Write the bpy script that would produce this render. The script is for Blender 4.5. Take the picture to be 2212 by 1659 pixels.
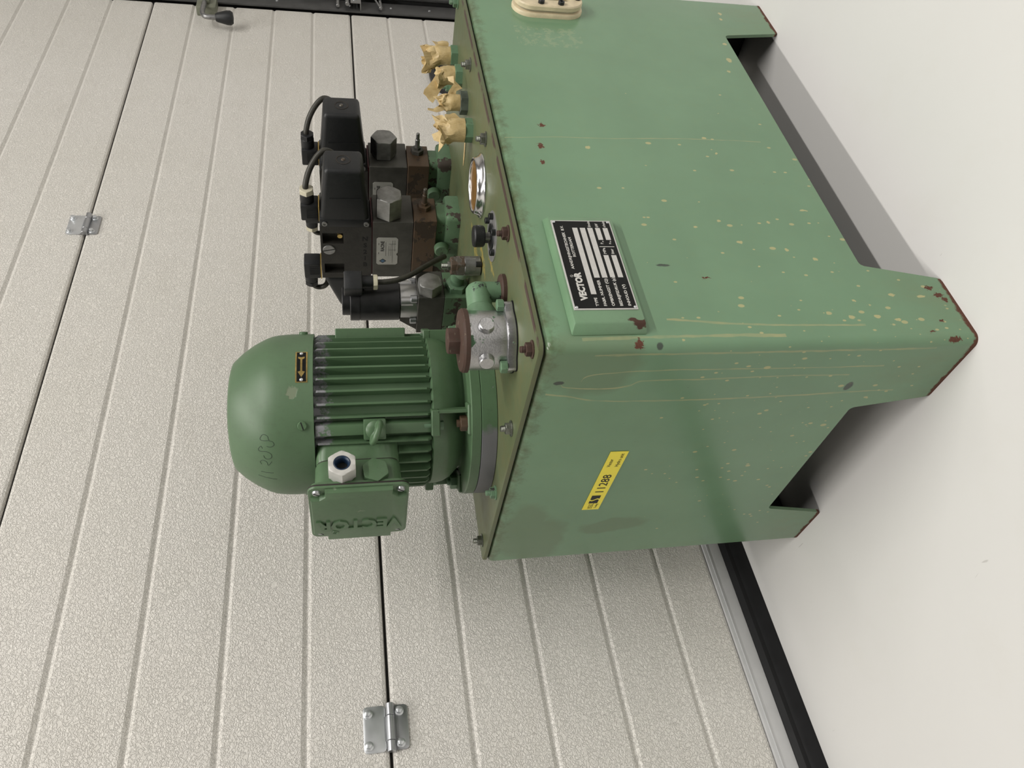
import bpy, bmesh, math, random
from mathutils import Vector, Matrix, noise as mnoise

# ------------------------------------------------------------------ clean
for o in list(bpy.data.objects):
    bpy.data.objects.remove(o, do_unlink=True)
scene = bpy.context.scene
COL = scene.collection
PI = math.pi

# ------------------------------------------------------------------ camera (photo was taken with the phone on its side)
cam = bpy.data.cameras.new('camera')
cam.sensor_fit = 'HORIZONTAL'
cam.sensor_width = 36.0
cam.lens = 1690.437 / 2212 * 36
cam.clip_start = 0.02
camo = bpy.data.objects.new('camera', cam)
COL.objects.link(camo)
r_ = Vector((0.791220458898692, -0.6108183378125189, -0.029515142081564298))    # to the right of an upright picture
d_ = Vector((-0.1486791193417052, -0.1453259629112162, -0.9781487023841021))    # down
f_ = Vector((0.5931818480802649, 0.7783195505034416, -0.20580080760823624))     # forward
m = Matrix.Identity(4)
for i in range(3):
    m[i][0] = d_[i]; m[i][1] = r_[i]; m[i][2] = -f_[i]
m.translation = Vector((-0.4843520467, -0.579897038, 0.70126486))
camo.matrix_world = m
scene.camera = camo

# ------------------------------------------------------------------ world, lamps, exposure
w = bpy.data.worlds.new('world'); scene.world = w; w.use_nodes = True
w.node_tree.nodes['Background'].inputs[0].default_value = (1.0, 0.98, 0.95, 1)
w.node_tree.nodes['Background'].inputs[1].default_value = 0.015
scene.view_settings.view_transform = 'Standard'
scene.view_settings.look = 'None'
scene.view_settings.gamma = 1.0
scene.view_settings.use_curve_mapping = False
scene.view_settings.exposure = -0.09

def lamp_row(y, power, x0=-1.7, x1=1.7, z=4.0):
    l = bpy.data.lights.new('tube_row', 'AREA')
    l.shape = 'RECTANGLE'; l.size = x1 - x0; l.size_y = 0.10
    l.energy = power; l.color = (1.0, 0.972, 0.925)
    o = bpy.data.objects.new('ceiling_tube_row', l); COL.objects.link(o)
    o.location = ((x0 + x1) / 2, y, z)
    o['label'] = 'long row of white ceiling tube lamps'; o['category'] = 'lamp'
    return o
lamp_row(-0.48, 82, -2.2, 0.9)
lamp_row(-2.65, 146, -1.3, 2.1)
lamp_row(-4.9, 116, -1.3, 2.1)

# ------------------------------------------------------------------ object helpers
def tag(o, label=None, cat=None, group=None, kind=None):
    if label: o['label'] = label
    if cat: o['category'] = cat
    if group: o['group'] = group
    if kind: o['kind'] = kind
    return o

def empty(name, loc, rz=0.0):
    o = bpy.data.objects.new(name, None); COL.objects.link(o)
    o.empty_display_size = 0.05
    o.matrix_basis = Matrix.Translation(loc) @ Matrix.Rotation(rz, 4, 'Z')
    return o

def link(name, me, parent=None, inv=None, M=None):
    o = bpy.data.objects.new(name, me); COL.objects.link(o)
    if parent is not None:
        o.parent = parent
        if inv is not None: o.matrix_parent_inverse = inv
    if M is not None: o.matrix_basis = M
    return o

def finish(bm, mats, angle=32):
    if not isinstance(mats, (list, tuple)): mats = [mats]
    bmesh.ops.recalc_face_normals(bm, faces=bm.faces)
    ca = math.radians(angle)
    for f in bm.faces: f.smooth = True
    for e in bm.edges:
        if len(e.link_faces) == 2:
            try: a = e.calc_face_angle()
            except Exception: a = 0
            e.smooth = a < ca
        else:
            e.smooth = False
    me = bpy.data.meshes.new('mesh'); bm.to_mesh(me); bm.free()
    for mt in mats: me.materials.append(mt)
    return me

class Root:
    """a thing: an Empty at its base; parts are meshes in world coordinates"""
    def __init__(s, name, loc, rz=0.0, local=False):
        s.o = empty(name, loc, rz)
        s.inv = None if local else s.o.matrix_basis.inverted()
    def part(s, name, bm, mat, label=None, angle=32, kind=None):
        o = link(name, finish(bm, mat, angle), s.o, s.inv)
        if label: o['label'] = label
        if kind: o['kind'] = kind
        return o

def sub(name, bm, mat, parent, label=None, angle=32, kind=None):
    o = link(name, finish(bm, mat, angle), parent)
    if label: o['label'] = label
    if kind: o['kind'] = kind
    return o

def sub_copy(name, me, parent, M, label=None):
    o = link(name, me, parent, None, M)
    if label: o['label'] = label
    return o

# ------------------------------------------------------------------ mesh helpers
def NB(): return bmesh.new()

def basis(axis):
    a = Vector(axis).normalized()
    t = Vector((0, 0, 1)) if abs(a.z) < 0.9 else Vector((1, 0, 0))
    u = t.cross(a).normalized(); v = a.cross(u)
    return u, v, a

def box(bm, lo, hi, bev=0.0, seg=2, M=None):
    vs = []
    for z in (lo[2], hi[2]):
        for x, y in ((lo[0], lo[1]), (hi[0], lo[1]), (hi[0], hi[1]), (lo[0], hi[1])):
            p = Vector((x, y, z))
            vs.append(bm.verts.new(M @ p if M else p))
    fs = [bm.faces.new([vs[i] for i in q]) for q in ((3, 2, 1, 0), (4, 5, 6, 7), (0, 1, 5, 4), (1, 2, 6, 5), (2, 3, 7, 6), (3, 0, 4, 7))]
    if bev > 0:
        es = list({e for f in fs for e in f.edges})
        bmesh.ops.bevel(bm, geom=es, offset=bev, segments=seg, affect='EDGES', profile=0.5)
    return vs

def hull8(bm, pts, bev=0.0, seg=2):
    """pts: 4 bottom then 4 top corner points"""
    vs = [bm.verts.new(Vector(p)) for p in pts]
    fs = [bm.faces.new([vs[i] for i in q]) for q in ((3, 2, 1, 0), (4, 5, 6, 7), (0, 1, 5, 4), (1, 2, 6, 5), (2, 3, 7, 6), (3, 0, 4, 7))]
    if bev > 0:
        es = list({e for f in fs for e in f.edges})
        bmesh.ops.bevel(bm, geom=es, offset=bev, segments=seg, affect='EDGES', profile=0.5)

def lathe(bm, org, axis, prof, seg=40, rot=0.0):
    u, v, a = basis(axis); org = Vector(org)
    rings = []
    for r, h in prof:
        c = org + a * h
        if r < 1e-6: rings.append([bm.verts.new(c)])
        else: rings.append([bm.verts.new(c + (u * math.cos(rot + 2 * PI * k / seg) + v * math.sin(rot + 2 * PI * k / seg)) * r) for k in range(seg)])
    for A, B in zip(rings, rings[1:]):
        for k in range(seg):
            k2 = (k + 1) % seg
            if len(A) == 1 and len(B) == 1: continue
            if len(A) == 1: bm.faces.new((A[0], B[k2], B[k]))
            elif len(B) == 1: bm.faces.new((A[k], A[k2], B[0]))
            else: bm.faces.new((A[k], A[k2], B[k2], B[k]))
    if len(rings[0]) > 1: bm.faces.new(list(reversed(rings[0])))
    if len(rings[-1]) > 1: bm.faces.new(rings[-1])

def cyl(bm, p0, p1, r, seg=32, bev=0.0, r1=None):
    p0 = Vector(p0); p1 = Vector(p1); h = (p1 - p0).length
    r1 = r if r1 is None else r1
    if bev > 0: pr = [(r - bev, 0), (r, bev), (r1, h - bev), (r1 - bev, h)]
    else: pr = [(r, 0), (r1, h)]
    lathe(bm, p0, p1 - p0, pr, seg)

def hexn(bm, p0, axis, r, h, rot=0.0, ch=0.12, hole=None):
    """hexagon head: r = corner radius; top edge chamfered like a turned nut"""
    u, v, a = basis(axis); p0 = Vector(p0)
    n = 36
    def ring(rad_hex, z, cap=None):
        out = []
        for k in range(n):
            t = 2 * PI * k / n
            loc = ((t + PI / 6) % (PI / 3)) - PI / 6
            rr = r * math.cos(PI / 6) / math.cos(((t) % (PI / 3)) - PI / 6)
            if cap: rr = min(rr, cap)
            out.append(bm.verts.new(p0 + a * z + (u * math.cos(t + rot) + v * math.sin(t + rot)) * rr * rad_hex))
        return out
    A = ring(1, 0); B = ring(1, h * (1 - ch)); C = ring(1, h * (1 - ch * 0.4), r * 0.955); D = ring(1, h, r * 0.85)
    for P, Q in ((A, B), (B, C), (C, D)):
        for k in range(n):
            bm.faces.new((P[k], P[(k + 1) % n], Q[(k + 1) % n], Q[k]))
    bm.faces.new(list(reversed(A)))
    if hole:
        def circ(rad, z): return [bm.verts.new(p0 + a * z + (u * math.cos(2 * PI * k / n + rot) + v * math.sin(2 * PI * k / n + rot)) * rad) for k in range(n)]
        E_ = circ(hole[0], h); F_ = circ(hole[0], h - hole[1])
        for P, Q in ((D, E_), (E_, F_)):
            for k in range(n): bm.faces.new((P[k], P[(k + 1) % n], Q[(k + 1) % n], Q[k]))
        bm.faces.new(F_)
    else: bm.faces.new(D)

def catmull(pts, n=6):
    P = [Vector(p) for p in pts]; P = [P[0] * 2 - P[1]] + P + [P[-1] * 2 - P[-2]]
    out = []
    for i in range(1, len(P) - 2):
        for k in range(n):
            t = k / n
            a, b, c, d = P[i - 1], P[i], P[i + 1], P[i + 2]
            out.append(0.5 * ((2 * b) + (c - a) * t + (2 * a - 5 * b + 4 * c - d) * t * t + (3 * b - a - 3 * c + d) * t ** 3))
    out.append(P[-2]); return out

def tube(bm, pts, r, seg=10, smooth=True, n=6):
    P = catmull(pts, n) if smooth else [Vector(p) for p in pts]
    rings = []; u = None
    for i, p in enumerate(P):
        t = (P[min(i + 1, len(P) - 1)] - P[max(i - 1, 0)]).normalized()
        if u is None: u = basis(t)[0]
        u = (u - t * u.dot(t)).normalized(); v = t.cross(u)
        rr = r(i / (len(P) - 1)) if callable(r) else r
        rings.append([bm.verts.new(p + (u * math.cos(2 * PI * k / seg) + v * math.sin(2 * PI * k / seg)) * rr) for k in range(seg)])
    for A, B in zip(rings, rings[1:]):
        for k in range(seg): bm.faces.new((A[k], A[(k + 1) % seg], B[(k + 1) % seg], B[k]))
    bm.faces.new(list(reversed(rings[0]))); bm.faces.new(rings[-1])

def torus(bm, c, axis, R, r, seg=32, ms=12, a0=0.0, a1=2 * PI):
    u, v, a = basis(axis); c = Vector(c); full = abs(a1 - a0 - 2 * PI) < 1e-6
    n = seg if full else seg + 1; rings = []
    for i in range(n):
        t = a0 + (a1 - a0) * i / seg; d = u * math.cos(t) + v * math.sin(t)
        rings.append([bm.verts.new(c + d * (R + r * math.cos(2 * PI * k / ms)) + a * r * math.sin(2 * PI * k / ms)) for k in range(ms)])
    for i in range(seg):
        A, B = rings[i], rings[(i + 1) % n]
        for k in range(ms): bm.faces.new((A[k], A[(k + 1) % ms], B[(k + 1) % ms], B[k]))

def rr_poly(u0, v0, u1, v1, r, n=5):
    out = []
    for cx, cy, a in ((u1 - r, v0 + r, -PI / 2), (u1 - r, v1 - r, 0), (u0 + r, v1 - r, PI / 2), (u0 + r, v0 + r, PI)):
        for k in range(n + 1):
            t = a + PI / 2 * k / n; out.append((cx + r * math.cos(t), cy + r * math.sin(t)))
    return out

def prism(bm, poly, org, U, V, depth, bev=0.0):
    """polygon in (U,V), extruded by depth along U x V; bev = rounded front edge"""
    U = Vector(U); V = Vector(V); W = U.cross(V).normalized(); org = Vector(org)
    def loop(pl, d): return [bm.verts.new(org + U * a + V * b + W * d) for a, b in pl]
    L = [loop(poly, 0), loop(poly, depth - bev)]
    if bev > 0:
        n = len(poly); cx = sum(p[0] for p in poly) / n; cy = sum(p[1] for p in poly) / n
        def inset(pl, d):
            out = []
            for i in range(n):
                p, q, s = Vector(pl[i - 1]), Vector(pl[i]), Vector(pl[(i + 1) % n])
                e1 = (q - p); e2 = (s - q)
                n1 = Vector((-e1.y, e1.x)).normalized(); n2 = Vector((-e2.y, e2.x)).normalized()
                b = (n1 + n2)
                b = b.normalized() / max(0.4, b.normalized().dot(n1)) if b.length > 1e-6 else n1
                out.append((q.x + b.x * d, q.y + b.y * d))
            return out
        L.append(loop(inset(poly, bev * 0.3), depth - bev * 0.3)); L.append(loop(inset(poly, bev), depth))
    for A, B in zip(L, L[1:]):
        n = len(A)
        for k in range(n): bm.faces.new((A[k], A[(k + 1) % n], B[(k + 1) % n], B[k]))
    bm.faces.new(list(reversed(L[0]))); bm.faces.new(L[-1])

def recessed_face(bm, org, U, V, w_, h_, rects, depth):
    """rectangular face with rectangular pockets cut to depth (against U x V)"""
    U = Vector(U); V = Vector(V); W = U.cross(V).normalized(); org = Vector(org)
    us = sorted({0, w_} | {r[0] for r in rects} | {r[2] for r in rects}); vs = sorted({0, h_} | {r[1] for r in rects} | {r[3] for r in rects})
    def inr(u, v): return any(r[0] < u < r[2] and r[1] < v < r[3] for r in rects)
    def P(u, v, d): return bm.verts.new(org + U * u + V * v - W * d)
    for i in range(len(us) - 1):
        for j in range(len(vs) - 1):
            a, b, c, d = us[i], us[i + 1], vs[j], vs[j + 1]
            z = depth if inr((a + b) / 2, (c + d) / 2) else 0
            bm.faces.new((P(a, c, z), P(b, c, z), P(b, d, z), P(a, d, z)))
    for r in rects:
        a, c, b, d = r
        for (p, q) in (((a, c), (b, c)), ((b, c), (b, d)), ((b, d), (a, d)), ((a, d), (a, c))):
            bm.faces.new((P(p[0], p[1], 0), P(q[0], q[1], 0), P(q[0], q[1], depth), P(p[0], p[1], depth)))

def text_bm(bm, s, size, M, extr=0.0001, off=0.0, align='LEFT', sx=1.0, width=None):
    cu = bpy.data.curves.new('t', 'FONT'); cu.body = s; cu.size = size; cu.extrude = extr; cu.offset = off
    cu.align_x = align; cu.resolution_u = 2
    o = bpy.data.objects.new('t', cu); COL.objects.link(o)
    dg = bpy.context.evaluated_depsgraph_get()
    me = bpy.data.meshes.new_from_object(o.evaluated_get(dg))
    if width:
        xs = [v.co.x for v in me.vertices]; sx = width / (max(xs) - min(xs))
    me.transform(M @ Matrix.Diagonal((sx, 1, 1, 1)))
    bm.from_mesh(me)
    bpy.data.objects.remove(o, do_unlink=True); bpy.data.curves.remove(cu); bpy.data.meshes.remove(me)

def frame(org, U, V):
    U = Vector(U).normalized(); V = Vector(V).normalized(); W = U.cross(V)
    M = Matrix.Identity(4)
    for i in range(3): M[i][0] = U[i]; M[i][1] = V[i]; M[i][2] = W[i]
    M.translation = Vector(org); return M

# ------------------------------------------------------------------ materials
class Mat:
    def __init__(s, name):
        s.m = bpy.data.materials.new(name); s.m.use_nodes = True
        s.t = s.m.node_tree; s.N = s.t.nodes; s.L = s.t.links
        s.b = s.N['Principled BSDF']; s._pos = None
    def n(s, t): return s.N.new(t)
    def inp(s, sock, v):
        if hasattr(v, 'is_linked'): s.L.new(v, sock)
        elif isinstance(v, (tuple, list)) and len(v) == 3 and sock.type == 'RGBA': sock.default_value = (*v, 1)
        else: sock.default_value = v
    def pos(s):
        if s._pos is None: s._pos = s.n('ShaderNodeNewGeometry').outputs['Position']
        return s._pos
    def xyz(s):
        k = s.n('ShaderNodeSeparateXYZ'); s.L.new(s.pos(), k.inputs[0]); return k.outputs
    def nrm(s):
        k = s.n('ShaderNodeSeparateXYZ'); s.L.new(s.n('ShaderNodeNewGeometry').outputs['True Normal'], k.inputs[0]); return k.outputs
    def math(s, op, a, b=0.0, clamp=False):
        k = s.n('ShaderNodeMath'); k.operation = op; k.use_clamp = clamp
        s.inp(k.inputs[0], a); s.inp(k.inputs[1], b); return k.outputs[0]
    def vm(s, op, a, b):
        k = s.n('ShaderNodeVectorMath'); k.operation = op
        s.inp(k.inputs[0], a); s.inp(k.inputs[1], b)
        return k.outputs['Value'] if op in ('LENGTH', 'DISTANCE', 'DOT_PRODUCT') else k.outputs[0]
    def noise(s, scale, detail=3, rough=0.5, vec=None, stretch=None, color=False, dist=0.0):
        v = vec if vec is not None else s.pos()
        if stretch: v = s.vm('MULTIPLY', v, stretch)
        k = s.n('ShaderNodeTexNoise'); s.L.new(v, k.inputs['Vector'])
        k.inputs['Scale'].default_value = scale; k.inputs['Detail'].default_value = detail; k.inputs['Roughness'].default_value = rough
        k.inputs['Distortion'].default_value = dist
        return k.outputs['Color' if color else 'Fac']
    def voro(s, scale, feat='F1', out='Distance', vec=None, rnd=1.0):
        k = s.n('ShaderNodeTexVoronoi'); k.feature = feat
        s.L.new(vec if vec is not None else s.pos(), k.inputs['Vector']); k.inputs['Scale'].default_value = scale
        k.inputs['Randomness'].default_value = rnd
        return k.outputs[out]
    def step(s, v, lo, hi):
        k = s.n('ShaderNodeMapRange'); k.clamp = True
        s.inp(k.inputs['Value'], v); k.inputs['From Min'].default_value = lo; k.inputs['From Max'].default_value = hi
        return k.outputs[0]
    def mix(s, f, a, b):
        k = s.n('ShaderNodeMix'); k.data_type = 'RGBA'
        s.inp(k.inputs[0], f); s.inp(k.inputs[6], a); s.inp(k.inputs[7], b); return k.outputs[2]
    def fmix(s, f, a, b):
        k = s.n('ShaderNodeMix'); k.data_type = 'FLOAT'
        s.inp(k.inputs[0], f); s.inp(k.inputs[2], a); s.inp(k.inputs[3], b); return k.outputs[0]
    def blobs(s, items, wob=0.004, wscale=120):
        """union of ragged ellipsoid patches: (centre, radii)"""
        nv = s.noise(wscale, 3, 0.6, color=True)
        nv = s.vm('SUBTRACT', nv, (0.5, 0.5, 0.5)); nv = s.vm('MULTIPLY', nv, (wob, wob, wob))
        p = s.vm('ADD', s.pos(), nv); acc = None
        for c, r in items:
            q = s.vm('SUBTRACT', p, c); q = s.vm('DIVIDE', q, r); l = s.vm('LENGTH', q, (0, 0, 0))
            h = s.step(l, 1.15, 0.85)
            acc = h if acc is None else s.math('MAXIMUM', acc, h)
        return acc
    def curve(s, v, pts):
        k = s.n('ShaderNodeFloatCurve'); c = k.mapping.curves[0]
        pts = sorted(pts)
        c.points[0].location = pts[0]; c.points[1].location = pts[-1]
        for p in pts[1:-1]: c.points.new(*p)
        for p in c.points: p.handle_type = 'AUTO'
        k.mapping.update(); s.inp(k.inputs['Value'], v); return k.outputs[0]
    def set(s, color=None, rough=None, metal=None, bump=None, bdist=0.001, bstr=1.0, spec=None, coat=None):
        if color is not None: s.inp(s.b.inputs['Base Color'], color)
        if rough is not None: s.inp(s.b.inputs['Roughness'], rough)
        if metal is not None: s.inp(s.b.inputs['Metallic'], metal)
        if spec is not None: s.b.inputs['Specular IOR Level'].default_value = spec
        if coat is not None: s.b.inputs['Coat Weight'].default_value = coat
        if bump is not None:
            k = s.n('ShaderNodeBump'); k.inputs['Distance'].default_value = bdist; k.inputs['Strength'].default_value = bstr
            s.inp(k.inputs['Height'], bump); s.L.new(k.outputs[0], s.b.inputs['Normal'])
        return s.m

def simple(name, col, rough=0.5, metal=0.0, var=0.12, nscale=60, bump=0.0, spec=None):
    M_ = Mat(name); nz = M_.noise(nscale, 4, 0.6)
    a = tuple(c * (1 - var) for c in col); b = tuple(min(1, c * (1 + var)) for c in col)
    c = M_.mix(M_.step(nz, 0.3, 0.7), a, b)
    rg = M_.fmix(M_.step(nz, 0.3, 0.7), max(0.02, rough - 0.06), min(1, rough + 0.06))
    return M_.set(c, rg, metal, M_.noise(nscale * 4, 3) if bump else None, bump or 0.001, 1.0, spec)

GREEN = (0.160, 0.278, 0.165)
YEL = (0.47, 0.43, 0.21)
RUST = (0.070, 0.032, 0.020)

def tank_paint():
    M_ = Mat('tank_green_paint'); X, Y, Z = M_.xyz(); NX, NY, NZ = M_.nrm()
    left = M_.math('LESS_THAN', NX, -0.6); right = M_.math('LESS_THAN', NY, -0.6)
    n1 = M_.noise(7, 4, 0.6); n2 = M_.noise(60, 4, 0.65); n3 = M_.noise(420, 2)
    base = M_.mix(M_.step(n1, 0.3, 0.7), tuple(c * 0.93 for c in GREEN), tuple(c * 1.06 for c in GREEN))
    base = M_.mix(M_.math('MULTIPLY', M_.step(n2, 0.5, 0.75), 0.18), base, (0.19, 0.27, 0.13))
    # worn, greyer paint on the feet
    foot = M_.math('MULTIPLY', M_.step(Z, 0.13, 0.05), M_.step(M_.noise(26, 5, 0.7, stretch=(1, 1, 0.4)), 0.35, 0.75))
    base = M_.mix(M_.math('MULTIPLY', foot, 0.45), base, (0.17, 0.21, 0.11))
    # oil dirt that crept down below the lid seam
    seam = M_.step(M_.math('SUBTRACT', Z, M_.math('MULTIPLY', M_.noise(45, 4, 0.7), 0.055)), 0.462, 0.485)
    base = M_.mix(M_.math('MULTIPLY', seam, 0.8), base, (0.075, 0.072, 0.032))
    # olive stain patches on the short side
    st = M_.blobs([((0, 0.40, 0.47), (0.05, 0.075, 0.03)), ((0, 0.43, 0.44), (0.05, 0.07, 0.035)), ((0, 0.395, 0.335), (0.05, 0.022, 0.05)), ((0, 0.03, 0.45), (0.05, 0.05, 0.05))], 0.05, 16)
    base = M_.mix(M_.math('MULTIPLY', st, 0.32), base, (0.10, 0.10, 0.05))
    # faded rectangle where a sticker once sat
    fr = M_.math('MULTIPLY', M_.math('MULTIPLY', M_.math('LESS_THAN', M_.math('ABSOLUTE', M_.math('SUBTRACT', X, 0.601)), 0.027), M_.math('LESS_THAN', M_.math('ABSOLUTE', M_.math('SUBTRACT', Z, 0.394)), 0.050)), M_.step(M_.noise(85, 4, 0.7), 0.5, 0.56))
    base = M_.mix(M_.math('MULTIPLY', M_.math('MULTIPLY', fr, right), 0.55), base, (0.26, 0.34, 0.20))
    # yellow paint runs
    runs = None
    def run(coord, mask, pts, wd, vlo, vhi):
        nonlocal runs
        zs = [p[1] for p in pts]; z0, z1 = min(zs), max(zs); us = [p[0] for p in pts]; u0, u1 = min(us) - 0.01, max(us) + 0.01
        t = M_.math('DIVIDE', M_.math('SUBTRACT', Z, z0), z1 - z0)
        c = M_.curve(t, [((p[1] - z0) / (z1 - z0), (p[0] - u0) / (u1 - u0)) for p in pts])
        c = M_.math('ADD', M_.math('MULTIPLY', c, u1 - u0), u0)
        c = M_.math('ADD', c, M_.math('MULTIPLY', M_.math('SUBTRACT', M_.noise(30, 2), 0.5), 0.003))
        dd = M_.math('ABSOLUTE', M_.math('SUBTRACT', coord, c))
        wv = M_.math('MULTIPLY', M_.noise(40, 3), 1.6 * wd)
        h = M_.step(M_.math('DIVIDE', dd, wv), 1.1, 0.7)
        inz = M_.math('MULTIPLY', M_.math('GREATER_THAN', t, 0.0), M_.math('LESS_THAN', t, 1.0))
        h = M_.math('MULTIPLY', M_.math('MULTIPLY', h, inz), mask)
        runs = h if runs is None else M_.math('MAXIMUM', runs, h)
    run(Y, left, [(0.0759, 0.4936), (0.0804, 0.471), (0.0914, 0.4263), (0.0946, 0.3709), (0.0957, 0.2888), (0.0944, 0.1985), (0.0913, 0.1211), (0.09, 0.06)], 0.0016, 0, 0)
    run(Y, left, [(0.0602, 0.4792), (0.0656, 0.4689), (0.0692, 0.4317), (0.0649, 0.4011), (0.0573, 0.3873), (0.0576, 0.3279), (0.056, 0.2163), (0.0569, 0.1366)], 0.0014, 0, 0)
    run(Y, left, [(0.0556, 0.4583), (0.0456, 0.4503), (0.0419, 0.4282), (0.0397, 0.3873), (0.0409, 0.2793), (0.0422, 0.1651), (0.042, 0.10)], 0.0014, 0, 0)
    run(Y, left, [(0.012, 0.4530), (0.0125, 0.3548), (0.0128, 0.2372), (0.013, 0.05)], 0.002, 0, 0)
    run(X, right, [(0.012, 0.4669), (0.0125, 0.4419), (0.0134, 0.3547), (0.0128, 0.2383)], 0.003, 0, 0)
    run(X, right, [(0.0374, 0.3683), (0.0357, 0.3477), (0.0293, 0.2856), (0.0258, 0.1354)], 0.0018, 0, 0)
    run(X, right, [(0.3489, 0.498), (0.3538, 0.4306), (0.3552, 0.3554), (0.3603, 0.2503), (0.36, 0.14)], 0.0009, 0, 0)
    base = M_.mix(M_.math('MULTIPLY', runs, M_.step(M_.noise(35, 3), 0.1, 0.9)), base, tuple(0.72 * a + 0.2 * b for a, b in zip(YEL, GREEN)))
    # fine cream splashes, thick towards the foot end
    dens = M_.math('MULTIPLY', M_.step(X, 0.55, 0.10), M_.step(Z, 0.42, 0.15))
    dens = M_.math('ADD', M_.math('MULTIPLY', dens, right), M_.math('MULTIPLY', M_.math('MULTIPLY', M_.step(Z, 0.36, 0.12), M_.step(Y, 0.45, 0.15)), M_.math('MULTIPLY', left, 0.55)))
    sp = M_.vm('MULTIPLY', M_.pos(), (1.0, 1.0, 0.62))
    for sc, rad, ch in ((75, 0.15, 0.50), (130, 0.15, 0.50), (48, 0.085, 0.55)):
        dv = M_.voro(sc, vec=sp); cv = M_.n('ShaderNodeSeparateColor'); M_.L.new(M_.voro(sc, out='Color', vec=sp), cv.inputs[0])
        on = M_.math('LESS_THAN', cv.outputs[0], M_.math('MULTIPLY', dens, ch))
        rr = M_.math('MULTIPLY', M_.math('ADD', cv.outputs[1], 0.35), rad)
        h = M_.math('MULTIPLY', on, M_.step(M_.math('DIVIDE', dv, rr), 1.1, 0.85))
        base = M_.mix(M_.math('MULTIPLY', h, 0.75), base, YEL)
    ys = [(0.3345, 0.3914, 6, 6), (0.3639, 0.2225, 5, 5), (0.33, 0.2148, 4, 3), (0.7092, 0.0844, 7, 5), (0.6909, 0.0888, 6, 5), (0.6138, 0.1082, 7, 5), (0.5665, 0.1164, 11, 7), (0.5336, 0.1276, 5, 5), (0.1587, 0.242, 4, 7), (0.1962, 0.2563, 4, 5), (0.1848, 0.29, 3, 4), (0.2179, 0.1338, 3, 10), (0.0709, 0.0808, 4, 7), (0.0372, 0.1476, 5, 7), (0.038, 0.1149, 5, 7), (0.0327, 0.0908, 4, 7), (0.0684, 0.042, 4, 10), (0.0619, 0.1333, 3, 5), (0.1456, 0.1848, 4, 5), (0.195, 0.1904, 4, 4), (0.13, 0.1546, 4, 5)]
    yb = M_.math('MULTIPLY', M_.blobs([((x, 0, z), (a * .00055, .05, b * .0006)) for x, z, a, b in ys], 0.006, 160), right)
    base = M_.mix(M_.math('MULTIPLY', yb, 0.85), base, YEL)
    # bare / scuffed dark marks
    dk = M_.blobs([((0, 0.057, 0.4825), (0.05, 0.003, 0.006)), ((0, 0.079, 0.126), (0.05, 0.008, 0.005)), ((0.1193, 0, 0.3495), (0.0018, 0.05, 0.008)), ((0.002, 0.002, 0.384), (0.005, 0.005, 0.004))], 0.003, 120)
    dk = M_.math('MAXIMUM', dk, M_.math('MULTIPLY', M_.step(M_.noise(150, 3, 0.7), 0.735, 0.76), 1.0))
    base = M_.mix(M_.math('MULTIPLY', dk, 0.85), base, (0.035, 0.038, 0.036))
    # rust: chipped feet, edges, a few spots
    rb = M_.blobs([((0.3788, 0, 0.4446), (0.004, 0.05, 0.004)), ((0.3341, 0, 0.4537), (0.005, 0.05, 0.004)), ((0.301, 0, 0.457), (0.004, 0.05, 0.002)), ((0.0818, 0, 0.0254), (0.003, 0.05, 0.006)), ((0.0701, 0, 0.0181), (0.004, 0.05, 0.006)), ((0.0626, 0, 0.0128), (0.004, 0.05, 0.004)), ((0.003, 0.002, 0.0302), (0.004, 0.004, 0.008)), ((0.014, 0, 0.055), (0.0015, 0.05, 0.004)), ((0.03, 0, 0.035), (0.002, 0.05, 0.003)), ((0.0994, 0, 0.3035), (0.002, 0.05, 0.005)), ((0.005, 0.002, 0.406), (0.006, 0.006, 0.005))], 0.014, 260)
    edge = M_.step(M_.math('SUBTRACT', Z, M_.math('MULTIPLY', M_.noise(70, 4, 0.7), 0.014)), -0.0005, -0.003)
    rust = M_.math('MAXIMUM', rb, edge)
    base = M_.mix(rust, base, M_.mix(n3, RUST, (0.15, 0.05, 0.028)))
    rg = M_.fmix(rust, M_.fmix(n2, 0.16, 0.25), 0.85)
    return M_.set(base, rg, 0.0, M_.math('ADD', M_.math('MULTIPLY', n2, 0.5), M_.math('MULTIPLY', M_.math('MAXIMUM', rust, dk), -0.4)), 0.0006, 0.35, spec=0.45)

def chipped_paint(name, col, bare, amount=0.62, scale=45, rough=0.4, bare_rough=0.5, bare_metal=0.0, items=None, dirt=0.25, zdirt=None):
    M_ = Mat(name); n1 = M_.noise(9, 4); n2 = M_.noise(scale, 5, 0.65)
    c = M_.mix(M_.step(n1, 0.3, 0.7), tuple(k * 0.88 for k in col), tuple(k * 1.1 for k in col))
    c = M_.mix(M_.math('MULTIPLY', M_.step(M_.noise(130, 4, 0.7), 0.5, 0.8), dirt), c, (0.05, 0.05, 0.035))
    ch = M_.step(n2, amount, amount + 0.025)
    if items: ch = M_.math('MAXIMUM', ch, M_.blobs(items, 0.02, 70))
    c = M_.mix(ch, c, bare)
    return M_.set(c, M_.fmix(ch, rough, bare_rough), M_.math('MULTIPLY', ch, bare_metal), M_.math('SUBTRACT', M_.math('MULTIPLY', n1, 0.3), ch), 0.0005, 0.5)

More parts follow.
